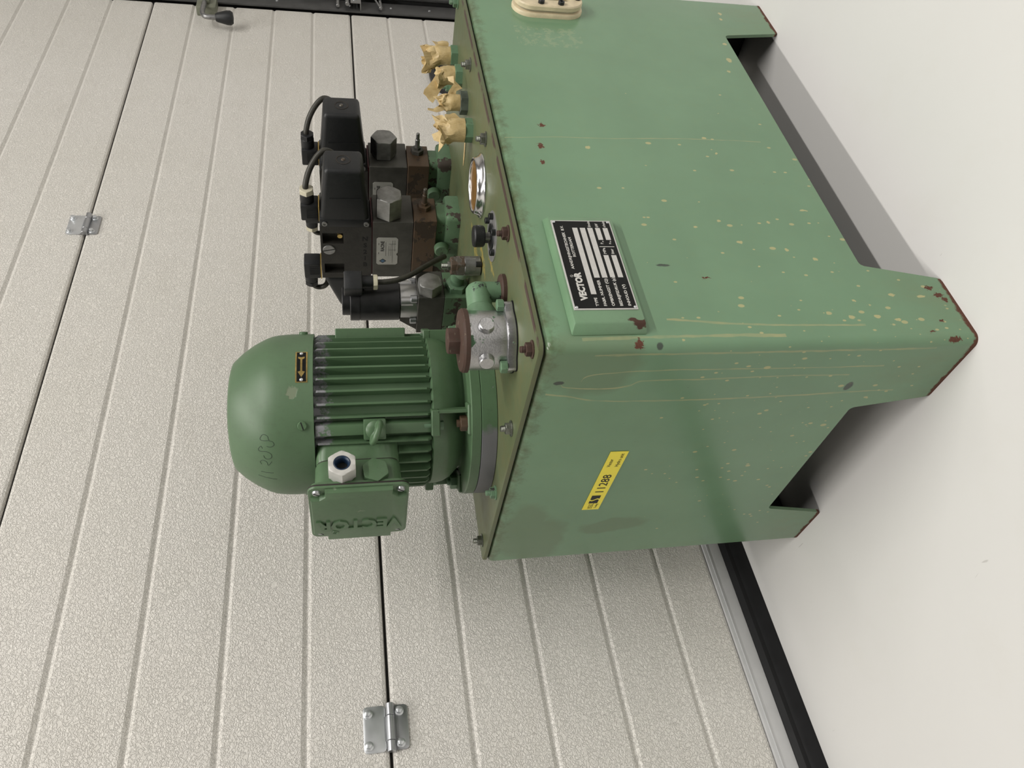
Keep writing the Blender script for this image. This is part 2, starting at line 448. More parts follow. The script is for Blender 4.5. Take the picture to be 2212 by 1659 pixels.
def lid_paint():
    M_ = Mat('lid_dirty_green'); X, Y, Z = M_.xyz()
    n1 = M_.noise(8, 5, 0.65); n2 = M_.noise(50, 5, 0.65)
    c = M_.mix(M_.step(n1, 0.3, 0.7), (0.092, 0.122, 0.060), (0.105, 0.115, 0.055))
    c = M_.mix(M_.math('MULTIPLY', M_.step(n2, 0.45, 0.75), 0.4), c, (0.14, 0.125, 0.05))
    ye = M_.blobs([((0.355, 0.195, 0.5125), (0.05, 0.010, 0.05)), ((0.30, 0.165, 0.5125), (0.03, 0.008, 0.05)), ((0.26, 0.125, 0.5125), (0.035, 0.006, 0.05))], 0.03, 60)
    ye = M_.math('MULTIPLY', ye, M_.step(M_.noise(90, 4, 0.7), 0.42, 0.52))
    c = M_.mix(M_.math('MULTIPLY', ye, 0.6), c, (0.36, 0.27, 0.06))
    # rusty front rim
    rim = M_.math('MULTIPLY', M_.math('LESS_THAN', Y, 0.0065), M_.step(M_.noise(28, 3), 0.38, 0.46))
    rim = M_.math('MULTIPLY', rim, M_.math('GREATER_THAN', Z, 0.5118))
    dk = M_.step(M_.noise(110, 4, 0.75), 0.70, 0.73)
    c = M_.mix(rim, c, (0.062, 0.038, 0.030)); c = M_.mix(M_.math('MULTIPLY', dk, 0.7), c, (0.03, 0.035, 0.02))
    return M_.set(c, M_.fmix(n2, 0.34, 0.52), 0.0, n2, 0.0006, 0.4)

def door_skin():
    M_ = Mat('door_stucco_skin')
    n1 = M_.noise(2.2, 4, 0.6); n2 = M_.noise(14, 4, 0.6, stretch=(0.5, 0.5, 1.6))
    c = M_.mix(M_.step(n1, 0.3, 0.7), (0.685, 0.66, 0.61), (0.725, 0.70, 0.66))
    c = M_.mix(M_.math('MULTIPLY', M_.step(n2, 0.55, 0.8), 0.12), c, (0.40, 0.36, 0.29))
    sc = M_.math('MULTIPLY', M_.step(M_.noise(100, 3, 0.7), 0.765, 0.785), 0.6)
    c = M_.mix(sc, c, (0.10, 0.09, 0.08))
    a = M_.noise(210, 1.5, 0.5, dist=0.8); rid = M_.math('ABSOLUTE', M_.math('SUBTRACT', a, 0.5))
    return M_.set(c, 0.42, 0.0, M_.step(rid, 0.12, 0.0), 0.0009, 0.9, spec=0.4)

def floor_mat():
    M_ = Mat('floor_white_coating')
    n1 = M_.noise(1.6, 4, 0.6); n2 = M_.noise(8, 5, 0.65); n3 = M_.noise(60, 3)
    c = M_.mix(M_.step(n1, 0.3, 0.7), (0.660, 0.650, 0.635), (0.685, 0.676, 0.662))
    c = M_.mix(M_.math('MULTIPLY', M_.step(n2, 0.55, 0.8), 0.25), c, (0.62, 0.60, 0.55))
    scr = M_.step(M_.noise(45, 2, 0.5, stretch=(1, 0.15, 1), dist=1.5), 0.775, 0.785)
    c = M_.mix(M_.math('MULTIPLY', scr, 0.4), c, (0.3, 0.28, 0.26))
    return M_.set(c, M_.fmix(n2, 0.38, 0.5), 0.0, n3, 0.0003, 0.3, spec=0.35)

def galv(name, col, rough, metal=1.0):
    M_ = Mat(name); n = M_.noise(25, 4, 0.6); v = M_.voro(60)
    c = M_.mix(n, tuple(k * 0.8 for k in col), col)
    return M_.set(c, M_.fmix(v, rough - 0.05, rough + 0.1), metal)

m_tank = tank_paint(); m_lid = lid_paint(); m_door = door_skin(); m_floor = floor_mat()
m_motor = chipped_paint('motor_green_paint', (0.092, 0.162, 0.084), (0.16, 0.22, 0.14), 0.70, 30, 0.36)
m_fin = chipped_paint('fin_green_paint', (0.068, 0.150, 0.078), (0.30, 0.30, 0.32), 0.75, 60, 0.38, 0.45, 0.6)
def fin_mat():
    M_ = Mat('fin_green_worn'); X, Y, Z = M_.xyz(); n = M_.noise(70, 5, 0.7)
    c = M_.mix(M_.step(M_.noise(12, 3), 0.3, 0.7), (0.076, 0.138, 0.070), (0.092, 0.162, 0.084))
    ch = M_.math('MULTIPLY', M_.step(M_.math('ADD', Z, M_.math('MULTIPLY', M_.math('SUBTRACT', n, 0.5), 0.05)), 0.724, 0.730), M_.step(M_.noise(160, 4, 0.7), 0.38, 0.5))
    c = M_.mix(ch, c, (0.30, 0.30, 0.32))
    return M_.set(c, M_.fmix(ch, 0.36, 0.5), M_.math('MULTIPLY', ch, 0.5), n, 0.0004, 0.4)
m_fin = fin_mat()
m_ring = chipped_paint('ring_green_chipped', (0.092, 0.165, 0.086), (0.20, 0.20, 0.215), 0.66, 60, 0.4, 0.5, 0.3, items=[((0.05, 0.27, 0.52), (0.05, 0.03, 0.05)), ((0.035, 0.32, 0.52), (0.04, 0.06, 0.05))])
m_green = chipped_paint('fitting_green_paint', (0.135, 0.235, 0.140), (0.05, 0.045, 0.04), 0.63, 55, 0.42, 0.7)
m_cast = chipped_paint('manifold_green_rusty', (0.098, 0.172, 0.095), (0.045, 0.034, 0.025), 0.55, 35, 0.45, 0.75)
m_silver = chipped_paint('silver_casting_flaked', (0.46, 0.46, 0.47), (0.085, 0.18, 0.095), 0.60, 38, 0.42, 0.5)
m_silver.node_tree.nodes['Principled BSDF'].inputs['Metallic'].default_value = 0.0
def silver_cast():
    M_ = Mat('filter_silver'); n = M_.noise(32, 5, 0.6); g = M_.noise(500, 2)
    ch = M_.step(n, 0.60, 0.615)
    ch = M_.math('MAXIMUM', ch, M_.blobs([((0.125, 0.085, 0.56), (0.025, 0.03, 0.012))], 0.02, 60))
    c = M_.mix(ch, M_.mix(g, (0.44, 0.44, 0.45), (0.64, 0.64, 0.65)), (0.085, 0.18, 0.095))
    return M_.set(c, M_.fmix(ch, 0.30, 0.4), M_.math('SUBTRACT', 0.95, M_.math('MULTIPLY', ch, 0.85)), M_.math('ADD', g, ch), 0.0004, 0.5)
m_silver = silver_cast()
m_rust = chipped_paint('rusted_iron', (0.060, 0.031, 0.021), (0.17, 0.13, 0.09), 0.63, 110, 0.7, 0.8, dirt=0.5)
m_ruststeel = chipped_paint('half_rusted_steel', (0.075, 0.050, 0.032), (0.15, 0.138, 0.12), 0.50, 60, 0.55, 0.45, 0.7, dirt=0.5)
m_zinc = galv('zinc_plated_steel', (0.50, 0.51, 0.53), 0.32, 0.85)
m_bright = galv('bright_zinc', (0.74, 0.76, 0.78), 0.34, 0.75)
m_bolt = simple('aged_bolt_steel', (0.24, 0.25, 0.22), 0.4, 0.9, 0.3, 200)
m_greymetal = simple('grey_steel', (0.30, 0.30, 0.30), 0.42, 0.9, 0.2, 120)
m_dark = simple('dark_phosphated_steel', (0.075, 0.073, 0.064), 0.5, 0.4, 0.25, 45)
m_dark2 = simple('dark_steel_plug', (0.27, 0.27, 0.26), 0.42, 0.8, 0.25, 70)
m_brown = chipped_paint('browned_steel_block', (0.075, 0.045, 0.024), (0.040, 0.026, 0.016), 0.55, 30, 0.55, 0.6, dirt=0.3)
m_alu = galv('bare_aluminium', (0.70, 0.70, 0.71), 0.40)
m_railalu = galv('dull_rail_aluminium', (0.66, 0.66, 0.67), 0.45, 0.35)
m_valve = simple('valve_body_dark_cast', (0.030, 0.028, 0.024), 0.55, 0.2, 0.3, 60, 0.0003)
m_black = simple('black_plastic', (0.009, 0.010, 0.011), 0.45, 0, 0.2, 300, 0.0002)
m_blackmatt = simple('black_coil_resin', (0.018, 0.018, 0.019), 0.38, 0, 0.3, 80)
m_pit = simple('black_hollow', (0.006, 0.006, 0.006), 0.8)
m_cable = simple('dark_cable_sheath', (0.040, 0.038, 0.030), 0.45, 0, 0.3, 120)
m_cablenut = simple('cream_cable_nut', (0.62, 0.58, 0.44), 0.5, 0, 0.15, 120)
m_gland = simple('light_grey_gland', (0.56, 0.55, 0.52), 0.42, 0, 0.05, 100)
m_blue = simple('dark_blue_seal', (0.012, 0.028, 0.060), 0.35)
m_cream = simple('cream_plastic', (0.66, 0.56, 0.38), 0.42, 0, 0.12, 60)
m_amber = simple('amber_sight_window', (0.24, 0.13, 0.038), 0.16, 0, 0.35, 25)
m_oil = simple('stained_window', (0.40, 0.36, 0.26), 0.3, 0, 0.15, 40)
m_oily = simple('yellow_oil_residue', (0.42, 0.30, 0.07), 0.35, 0, 0.2, 60)
m_chrome = simple('chrome', (0.70, 0.70, 0.71), 0.18, 1.0, 0.05, 40)
m_brass = simple('brass', (0.52, 0.38, 0.14), 0.35, 0.85, 0.2, 120)
m_plate = simple('black_plate_enamel', (0.006, 0.0065, 0.0065), 0.5, 0, 0.2, 200, 0.0, 0.2)
m_platealu = simple('plate_aluminium', (0.60, 0.59, 0.57), 0.42, 0.35, 0.06, 200)
m_print = simple('white_print', (0.62, 0.61, 0.58), 0.5, 0.1, 0.04, 200)
m_ink = simple('black_ink', (0.012, 0.012, 0.012), 0.6)
m_marker = simple('marker_pen', (0.030, 0.045, 0.032), 0.7)
m_yellow = simple('yellow_sticker', (0.93, 0.80, 0.075), 0.45, 0, 0.03, 60)
m_label = simple('valve_label_alu', (0.40, 0.40, 0.37), 0.45, 0.3, 0.08, 90)
m_bluelogo = simple('blue_logo_print', (0.06, 0.13, 0.22), 0.5)
m_redseal = simple('dark_red_seal', (0.085, 0.012, 0.014), 0.5)
m_rubber = simple('black_rubber', (0.010, 0.010, 0.011), 0.6, 0, 0.25, 30, 0.0, 0.25)
m_gasket = simple('gasket_brown_black', (0.022, 0.018, 0.014), 0.7)
m_rail = simple('grey_galvanised_track', (0.085, 0.085, 0.085), 0.5, 0.5, 0.2, 30)
m_raildark = simple('dark_track_slot', (0.018, 0.018, 0.018), 0.7)
m_wall = simple('white_wall_paint', (0.72, 0.70, 0.67), 0.8, 0, 0.03, 3)
m_walldk = simple('grey_hall_wall', (0.11, 0.108, 0.105), 0.8, 0, 0.05, 3)
m_ceil = simple('ceiling_sheet', (0.30, 0.30, 0.295), 0.8, 0, 0.03, 3)
m_inside = simple('unpainted_black_underside', (0.010, 0.011, 0.010), 0.7)
m_gap = simple('door_joint_dark', (0.03, 0.028, 0.026), 0.8)
def tape_mat():
    M_ = Mat('masking_tape'); n = M_.noise(60, 4, 0.6); k = M_.noise(130, 4, 0.6, stretch=(1, 1, 0.4), dist=0.6)
    c = M_.mix(M_.step(n, 0.3, 0.7), (0.46, 0.33, 0.14), (0.62, 0.48, 0.25))
    M_.set(c, 0.42, 0.0, k, 0.0016, 0.9)
    M_.b.inputs['Subsurface Weight'].default_value = 0.0
    return M_.m
m_tape = tape_mat()

# ------------------------------------------------------------------ room
def slab(name, lo, hi, mat):
    bm = NB(); box(bm, lo, hi); o = link(name, finish(bm, mat)); return tag(o, kind='structure')
slab('floor', (-5.5, -7.5, -0.06), (5.0, 1.6, 0.0), m_floor)
slab('ceiling', (-5.5, -7.5, 4.3), (5.0, 1.6, 4.4), m_ceil)
slab('wall_left', (-5.6, -7.5, 0.0), (-5.5, 1.6, 4.3), m_walldk)
slab('wall_right', (5.0, -7.5, 0.0), (5.1, 1.6, 4.3), m_wall)
slab('wall_front', (-5.5, -7.6, 0.0), (5.0, -7.5, 4.3), m_walldk)

# ------------------------------------------------------------------ sectional door
D0, PHI = 0.664870705, 0.0509255921
DM = Matrix.Translation((0, D0, 0)) @ Matrix.Rotation(PHI, 4, 'Z')
door = Root('door_1', (0, D0, 0), PHI, local=True)          # local x along the door, y into it, z up
tag(door.o, 'cream sectional overhead door with stucco panels and horizontal grooves', kind='structure')
DX0, DX1 = -4.6, 2.108
bm = NB()
for lo_, hi_ in (((2.58, 0.03, 0.0), (5.0, 0.13, 4.3)), ((-5.6, 0.05, 3.06), (2.58, 0.15, 4.3)), ((-5.6, 0.05, 0.0), (-4.56, 0.15, 3.06))): box(bm, lo_, hi_, M=DM)
tag(link('wall_back', finish(bm, m_wall)), kind='structure')
def panel(z0, z1, ribs):
    bm = NB()
    prof = [(0.038, z0), (0.006, z0), (0.0015, z0 + 0.0015), (0.0, z0 + 0.006)]
    for z in ribs:
        prof += [(0.0, z - 0.0068), (0.0006, z - 0.0056), (0.0036, z - 0.0006), (0.0036, z + 0.0006), (0.0006, z + 0.0056), (0.0, z + 0.0068)]
    prof += [(0.0, z1 - 0.006), (0.0015, z1 - 0.0015), (0.006, z1), (0.038, z1)]
    nx = 2; cols = []
    for x in (DX0, DX1):
        cols.append([bm.verts.new((x, y, z)) for y, z in prof])
    A, B = cols
    for k in range(len(prof) - 1): bm.faces.new((A[k], B[k], B[k + 1], A[k + 1]))
    bm.faces.new((A[-1], B[-1], B[0], A[0])); bm.faces.new(list(reversed(A))); bm.faces.new(B)
    return door.part('door_panel', bm, m_door, angle=14)
J = [0.6547, 1.2654, 1.8761, 2.4868, 3.0975]
G = 0.0022
panel(0.0746, J[0] - G, [0.1704, 0.2916, 0.4135, 0.5330])
panel(J[0] + G, J[1] - G, [0.7752, 0.8978, 1.0196, 1.1412])
panel(J[1] + G, J[2] - G, [1.3846, 1.5040, 1.6270, 1.7490])
panel(J[2] + G, J[3] - G, [1.9965, 2.1184, 2.2403, 2.3622])
panel(J[3] + G, J[4] - G, [2.6072, 2.7291, 2.8510, 2.9729])
bm = NB()
for j in J[:-1]: box(bm, (DX0, 0.010, j - 0.006), (DX1, 0.034, j + 0.006))
door.part('joint_seal', bm, m_gap)
bm = NB(); box(bm, (DX0, -0.003, 0.0423), (DX1, 0.038, 0.0746), 0.0012)
box(bm, (DX0, -0.0042, 0.0665), (DX1, -0.002, 0.0682))
door.part('aluminium_bottom_rail', bm, m_railalu, 'bare aluminium rail along the bottom of the door')
bm = NB()
sec = [(-0.004, 0.0423), (-0.010, 0.034), (-0.009, 0.026), (-0.013, 0.018), (-0.012, 0.0), (0.034, 0.0), (0.034, 0.0423)]
prism(bm, [(-y, z) for y, z in sec], (DX1, 0, 0), (0, -1, 0), (0, 0, 1), DX1 - DX0)
door.part('rubber_bottom_seal', bm, m_rubber, 'black rubber seal resting on the floor')

def hinge(xc, z0):
    """two leaves with a knuckle on the joint z0; local door coordinates"""
    root = None
    bm = NB()
    def leaf(u0, u1, v0, v1, t0=0.0008, t1=0.0030):
        prism(bm, rr_poly(u0, v0, u1, v1, 0.006), (xc, -t0, z0), (1, 0, 0), (0, 0, 1), t1 - t0, 0.0006)
    leaf(-0.033, 0.033, 0.006, 0.0385); 
    up = door.part('hinge', bm, m_bright, 'bright zinc door hinge')
    bm = NB(); leaf(-0.032, 0.032, -0.027, -0.005)
    sub('hinge_leaf', bm, m_zinc, up)
    bm = NB()
    for a, b in ((-0.0345, -0.0195), (-0.019, 0.016), (0.0165, 0.034)):
        cyl(bm, (xc + a, -0.006, z0 - 0.001), (xc + b, -0.006, z0 - 0.001), 0.0062, 20, 0.0006)
    box(bm, (xc - 0.019, -0.003, z0), (xc + 0.016, -0.0005, z0 + 0.008)); box(bm, (xc - 0.0345, -0.003, z0 - 0.008), (xc - 0.0195, -0.0005, z0)); box(bm, (xc + 0.0165, -0.003, z0 - 0.008), (xc + 0.034, -0.0005, z0))
    sub('hinge_knuckle', bm, m_zinc, up)
    for u, v in ((-0.023, 0.0315), (0.0225, 0.0315), (-0.023, -0.0145), (0.0225, -0.0145)):
        bm = NB(); c = Vector((xc + u, -0.003, z0 + v))
        lathe(bm, c, (0, -1, 0), [(0.0070, 0), (0.0070, 0.0008), (0.0055, 0.0016)], 20)
        hexn(bm, c + Vector((0, -0.0014, 0)), (0, -1, 0), 0.0047, 0.0052, 0.3)
        sub('hinge_bolt', bm, m_bright, up)
hinge(-0.1745, J[0]); hinge(0.989, J[1])

# recessed lift handle low on the door (black oval with an inner lip)
bm = NB()
ov = []
for k in range(48):
    t = 2 * PI * k / 48; ov.append((0.125 * math.copysign(abs(math.cos(t)) ** 0.8, math.cos(t)), 0.075 * math.copysign(abs(math.sin(t)) ** 0.8, math.sin(t))))
ov2 = [(a * 0.86, b * 0.78) for a, b in ov]
def ring_plate(bm, o, p, q, d0, d1, din):
    n = len(p)
    a = [bm.verts.new((o[0] + u, o[1] - d0, o[2] + v)) for u, v in p]; b = [bm.verts.new((o[0] + u, o[1] - d1, o[2] + v)) for u, v in p]
    c = [bm.verts.new((o[0] + u, o[1] - d1, o[2] + v)) for u, v in q]; d = [bm.verts.new((o[0] + u, o[1] - din, o[2] + v)) for u, v in q]
    for A, B in ((a, b), (b, c), (c, d)):
        for k in range(n): bm.faces.new((A[k], A[(k + 1) % n], B[(k + 1) % n], B[k]))
    bm.faces.new(d)
ring_plate(bm, (1.742, 0, 0.352), ov, ov2, 0.0, 0.012, 0.002)
gh = door.part('grip_handle', bm, m_black, 'black oval grip shell on the door')
bm = NB(); tube(bm, [(1.742 + 0.098 * math.cos(t), -0.0125, 0.352 + 0.052 * math.sin(t)) for t in [2 * PI * k / 24 for k in range(25)]], 0.003, 8, False)
sub('grip_lip', bm, m_greymetal, gh)

# latch lever with black knob at the door's end
bm = NB()
tube(bm, [(2.115, -0.035, 1.103), (2.045, -0.035, 1.103), (1.985, -0.036, 1.103), (1.962, -0.036, 1.095), (1.956, -0.036, 1.080), (1.956, -0.036, 1.045)], 0.0075, 12)
lv = door.part('latch_lever', bm, m_greymetal, 'bent grey latch rod with a black knob')
bm = NB()
lathe(bm, (1.956, -0.036, 1.062), (0.05, 0, -1), [(0.0, 0), (0.011, 0.0), (0.014, 0.006), (0.021, 0.034), (0.021, 0.044), (0.016, 0.051), (0.0, 0.053)], 28)
sub('lever_knob', bm, m_black, lv, 'black tapered plastic knob')
bm = NB(); box(bm, (2.035, -0.030, 1.070), (2.105, 0.0, 1.128), 0.003); box(bm, (2.055, -0.045, 1.088), (2.085, -0.030, 1.115), 0.002)
sub('lever_bracket', bm, simple('latch_bracket_green_grey', (0.20, 0.21, 0.16), 0.5, 0.3), lv)

# vertical track at the door end
tr = Root('trim_1', (0, D0, 0), PHI, local=True)
tag(tr.o, 'grey galvanised vertical door track with rollers', kind='structure')
bm = NB(); box(bm, (2.112, -0.012, 0.0), (2.186, -0.006, 3.2), 0.001)
tr.part('track_angle', bm, m_rail)
bm = NB(); box(bm, (2.186, 0.000, 0.0), (2.199, 0.03, 3.2)); box(bm, (2.215, -0.01, 0), (2.60, 0.05, 3.2))
tr.part('track_slot', bm, m_raildark)
bm = NB(); box(bm, (2.199, -0.03, 0.0), (2.228, -0.02, 3.2), 0.001); box(bm, (2.232, -0.055, 0.0), (2.30, -0.045, 3.2), 0.001); box(bm, (2.30, -0.03, 0.0), (2.60, -0.02, 3.2), 0.001)
tr.part('guide_rail', bm, m_rail)
for z in (0.98, 0.655, 0.89, 0.39, 0.52, 1.25):
    bm = NB(); lathe(bm, (2.150, -0.012, z), (0, -1, 0), [(0.0045, 0), (0.004, 0.002), (0.002, 0.0028), (0, 0.003)], 12)
    tr.part('track_rivet', bm, m_zinc)
for z in (0.660,):
    bm = NB(); box(bm, (2.115, -0.040, z - 0.038), (2.235, -0.036, z - 0.006), 0.001); box(bm, (2.115, -0.040, z - 0.040), (2.235, -0.010, z - 0.037), 0.001)
    rb = tr.part('roller_bracket', bm, m_greymetal)
    bm = NB(); cyl(bm, (2.12, -0.030, z + 0.004), (2.24, -0.030, z + 0.004), 0.007, 16, 0.001); sub('roller_axle', bm, m_greymetal, rb)
    bm = NB(); cyl(bm, (2.135, -0.044, z - 0.020), (2.135, -0.036, z - 0.020), 0.008, 16, 0.001); cyl(bm, (2.20, -0.044, z - 0.020), (2.20, -0.036, z - 0.020), 0.008, 16, 0.001); sub('bracket_bolt', bm, m_bright, rb)
for z in (0.695, 0.555):
    bm = NB(); cyl(bm, (2.125, -0.020, z), (2.165, -0.020, z), 0.006, 14, 0.001); cyl(bm, (2.170, -0.020, z), (2.195, -0.020, z), 0.0045, 14, 0.001)
    tr.part('track_stud', bm, m_greymetal)
bm = NB(); tube(bm, [(2.118, -0.02, 0.553), (2.30, -0.06, 0.625)], 0.003, 8, False); tr.part('lift_cable', bm, m_greymetal)

# ================================================================== hydraulic power unit
TL, TW = 0.7554, 0.495
ZB, ZT = 0.0989, 0.5062          # body bottom and top
ZL0, ZL = 0.5077, 0.5130         # lid
HPU = Root('hydraulic_power_unit', (TL / 2, TW / 2, 0))
tag(HPU.o, 'green hydraulic power unit with tank on four feet, motor and valves', 'hydraulic unit')

def tank_body():
    bm = NB(); rc = 0.011
    # perimeter stations: (pos along, x, y, nx, ny, bottom z)
    st = []
    def line(p, q, nrm, cuts):
        L = (Vector(q) - Vector(p)).length; u = (Vector(q) - Vector(p)) / L
        for s_, zb in cuts: st.append((p[0] + u.x * s_, p[1] + u.y * s_, nrm[0], nrm[1], zb))
    def arc(cx, cy, a0):
        for k in range(1, 6):
            t = a0 + PI / 2 * k / 6; st.append((cx + rc * math.cos(t), cy + rc * math.sin(t), math.cos(t), math.sin(t), 0.0))
    def cuts(b0, t0, t1, b1, L, fil=0.005):
        c = [(rc, 0), (b0 - 0.006, 0.0), (b0 - 0.0018, 0.0012), (b0 + 0.0004, 0.006)]
        s0 = (t0 - b0) / ZB
        c += [(t0 - s0 * fil - 0.0002, ZB - fil), (t0 + fil * 0.3, ZB - fil * 0.28), (t0 + fil, ZB), (t1 - fil, ZB), (t1 - fil * 0.3, ZB - fil * 0.28), (t1 + (b1 - t1) / ZB * fil + 0.0002, ZB - fil)]
        c += [(b1 - 0.0004, 0.006), (b1 + 0.0018, 0.0012), (b1 + 0.006, 0.0), (L - rc, 0)]
        return c
    line((0, 0), (TL, 0), (0, -1), cuts(0.0982, 0.1198, 0.640, 0.6559, TL)); arc(TL - rc, rc, -PI / 2)
    line((TL, 0), (TL, TW), (1, 0), cuts(0.1063, 0.1243, 0.3778, 0.4011, TW)); arc(TL - rc, TW - rc, 0)
    line((TL, TW), (0, TW), (0, 1), cuts(TL - 0.6559, TL - 0.640, TL - 0.1198, TL - 0.0982, TL)); arc(rc, TW - rc, PI / 2)
    line((0, TW), (0, 0), (-1, 0), cuts(TW - 0.4011, TW - 0.3778, TW - 0.1243, TW - 0.1063, TW)); arc(rc, rc, PI)
    n = len(st); th = 0.005; rs = 0.009
    levels = []
    def L_(f): levels.append([bm.verts.new(f(s_)) for s_ in st])
    L_(lambda s_: (s_[0] - s_[2] * th, s_[1] - s_[3] * th, ZB + 0.02))
    L_(lambda s_: (s_[0] - s_[2] * th, s_[1] - s_[3] * th, s_[4]))
    L_(lambda s_: (s_[0], s_[1], s_[4]))
    for zz in (0.13, 0.25, 0.38): L_(lambda s_, zz=zz: (s_[0], s_[1], zz))
    for k in range(0, 6):
        t = PI / 2 * k / 5
        L_(lambda s_, t=t: (s_[0] - s_[2] * rs * (1 - math.cos(t)), s_[1] - s_[3] * rs * (1 - math.cos(t)), ZT - rs + rs * math.sin(t)))
    L_(lambda s_: (s_[0] - s_[2] * 0.03, s_[1] - s_[3] * 0.03, ZT))
    for A, B in zip(levels, levels[1:]):
        for k in range(n): bm.faces.new((A[k], A[(k + 1) % n], B[(k + 1) % n], B[k]))
    inner = set(levels[0]) | set(levels[1])
    nf = len(bm.faces)
    box(bm, (th * 0.9, th * 0.9, ZB + 0.004), (TL - th * 0.9, TW - th * 0.9, ZB + 0.010))
    for k, f in enumerate(bm.faces):
        if k >= nf or all(v in inner for v in f.verts): f.material_index = 1
    return HPU.part('tank_body', bm, [m_tank, m_inside], 'green painted steel tank on four corner feet with rust at the edges', angle=28)
tank = tank_body()

bm = NB()
prism(bm, rr_poly(0.0015, 0.0015, TL - 0.002, TW - 0.002, 0.012), (0, 0, ZL0), (1, 0, 0), (0, 1, 0), ZL - ZL0, 0.0006)
lid = HPU.part('tank_lid', bm, m_lid, 'oily olive-green lid plate bolted to the tank')
bm = NB(); prism(bm, rr_poly(0.004, 0.004, TL - 0.0045, TW - 0.0045, 0.010), (0, 0, ZT), (1, 0, 0), (0, 1, 0), ZL0 - ZT)
sub('lid_gasket', bm, m_gasket, lid)
def bolt_mesh(mat, h=0.022):
    bm = NB()
    lathe(bm, (0, 0, 0), (0, 0, 1), [(0.0098, 0), (0.0098, 0.0014), (0.009, 0.0016)], 24)
    hexn(bm, (0, 0, 0.0016), (0, 0, 1), 0.0076, 0.0062)
    prof = []
    for k in range(4): prof += [(0.0039, 0.0070 + k * 0.0016), (0.0033, 0.0078 + k * 0.0016)]
    prof += [(0.0033, 0.0135), (0.0028, 0.0138)]
    lathe(bm, (0, 0, 0), (0, 0, 1), prof, 16)
    return finish(bm, mat)
mb, mbr, mbg = bolt_mesh(m_bolt), bolt_mesh(m_rust), bolt_mesh(m_green)
pos = [(0.0205, 0.0245, 1), (0.1945, 0.0220, 1), (0.3885, 0.0310, 0), (0.5640, 0.0293, 0), (0.7350, 0.0250, 2), (0.0226, 0.1717, 0), (0.0205, 0.3190, 2), (0.0255, 0.4680, 0), (0.735, 0.172, 2), (0.735, 0.325, 0), (0.735, 0.472, 0), (0.20, 0.472, 0), (0.39, 0.472, 0), (0.56, 0.472, 0)]
for i, (x, y, k) in enumerate(pos):
    sub_copy('lid_bolt', (mb, mbr, mbg)[k], lid, Matrix.Translation((x, y, ZL)) @ Matrix.Rotation(i * 0.7, 4, 'Z'))

# ---------------------------------------------------------------- nameplate on a raised bracket
bm = NB()
hull8(bm, [(0.0160, 0.0, 0.3955), (0.1935, 0.0, 0.3955), (0.1935, 0.0, 0.4775), (0.0160, 0.0, 0.4775), (0.0235, -0.012, 0.3985), (0.1845, -0.012, 0.3985), (0.1845, -0.012, 0.4745), (0.0235, -0.012, 0.4745)], 0.0018, 2)
npb = HPU.part('nameplate_bracket', bm, chipped_paint('bracket_green', (0.165, 0.282, 0.165), RUST, 0.72, 40, 0.34, 0.8, items=[((0.024, -0.01, 0.403), (0.004, 0.02, 0.008)), ((0.026, -0.01, 0.41), (0.003, 0.02, 0.006))], dirt=0.1), 'raised green bracket with a chipped corner')
PX0, PX1, PZ0, PZ1 = 0.0405, 0.1778, 0.4026, 0.4722
bm = NB(); box(bm, (PX0, -0.0132, PZ0), (PX1, -0.0118, PZ1), 0.0003)
npl = sub('nameplate', bm, m_platealu, npb, 'black and silver maker plate with white lettering')
bm = NB(); box(bm, (PX0 + 0.0016, -0.01345, PZ0 + 0.0016), (PX1 - 0.0016, -0.0131, PZ1 - 0.0016))
sub('plate_enamel', bm, m_plate, npb)
PW, PH = PX1 - PX0, PZ1 - PZ0
def ps(s_, t): return (PX0 + s_ * PW, -0.01350, PZ1 - t * PH)
bm = NB()
def field(s0, s1, t0, t1):
    a = ps(s0, t1); b = ps(s1, t0); box(bm, (a[0], -0.01362, a[2]), (b[0], -0.0134, b[2]))
field(0.156, 0.907, 0.325, 0.41); field(0.333, 0.907, 0.452, 0.54); field(0.333, 0.907, 0.578, 0.665)
field(0.337, 0.586, 0.71, 0.79); field(0.764, 0.907, 0.71, 0.79); field(0.337, 0.586, 0.838, 0.92); field(0.764, 0.907, 0.838, 0.92)
sub('value_field', bm, m_platealu, npb)
bm = NB()
def pt(s, s0, tb, size, width=None, off=0.0): text_bm(bm, s, size, frame(ps(s0, tb), (1, 0, 0), (0, 0, 1)), 0.00008, off, 'LEFT', 1.0, width * PW if width else None)
pt('VECTOR', 0.095, 0.245, 0.0102, 0.305, 0.00055)
text_bm(bm, 'R', 0.0022, frame(ps(0.352, 0.112), (1, 0, 0), (0, 0, 1)), 0.00008, 0, 'CENTER'); torus(bm, ps(0.352, 0.100), (0, 1, 0), 0.0016, 0.00015, 20, 4)
pt('AANDRIJVINGSTECHNIEK  B.V.', 0.43, 0.175, 0.0044, 0.50, 0.00010)
pt('ROTTERDAM', 0.565, 0.255, 0.0044, 0.225, 0.00010)
for s_, tb, wd in (('TYPE', 0.395, 0.088), ('FABR. NUMMER', 0.520, 0.275), ('OPBRENGST (Q)', 0.645, 0.29), ('BEDRIJFSDRUK (p)', 0.772, 0.30), ('INHOUD (V)', 0.900, 0.225)): pt(s_, 0.032, tb, 0.0044, wd, 0.0001)
pt('l/min', 0.915, 0.645, 0.0046, 0.07, 0.00006); pt('kW', 0.915, 0.772, 0.0046, 0.045, 0.00006); pt('r/min', 0.915, 0.900, 0.0046, 0.072, 0.00006)
pt('MPa', 0.60, 0.772, 0.0046, 0.068, 0.00006); pt('liter', 0.60, 0.900, 0.0046, 0.058, 0.00006)
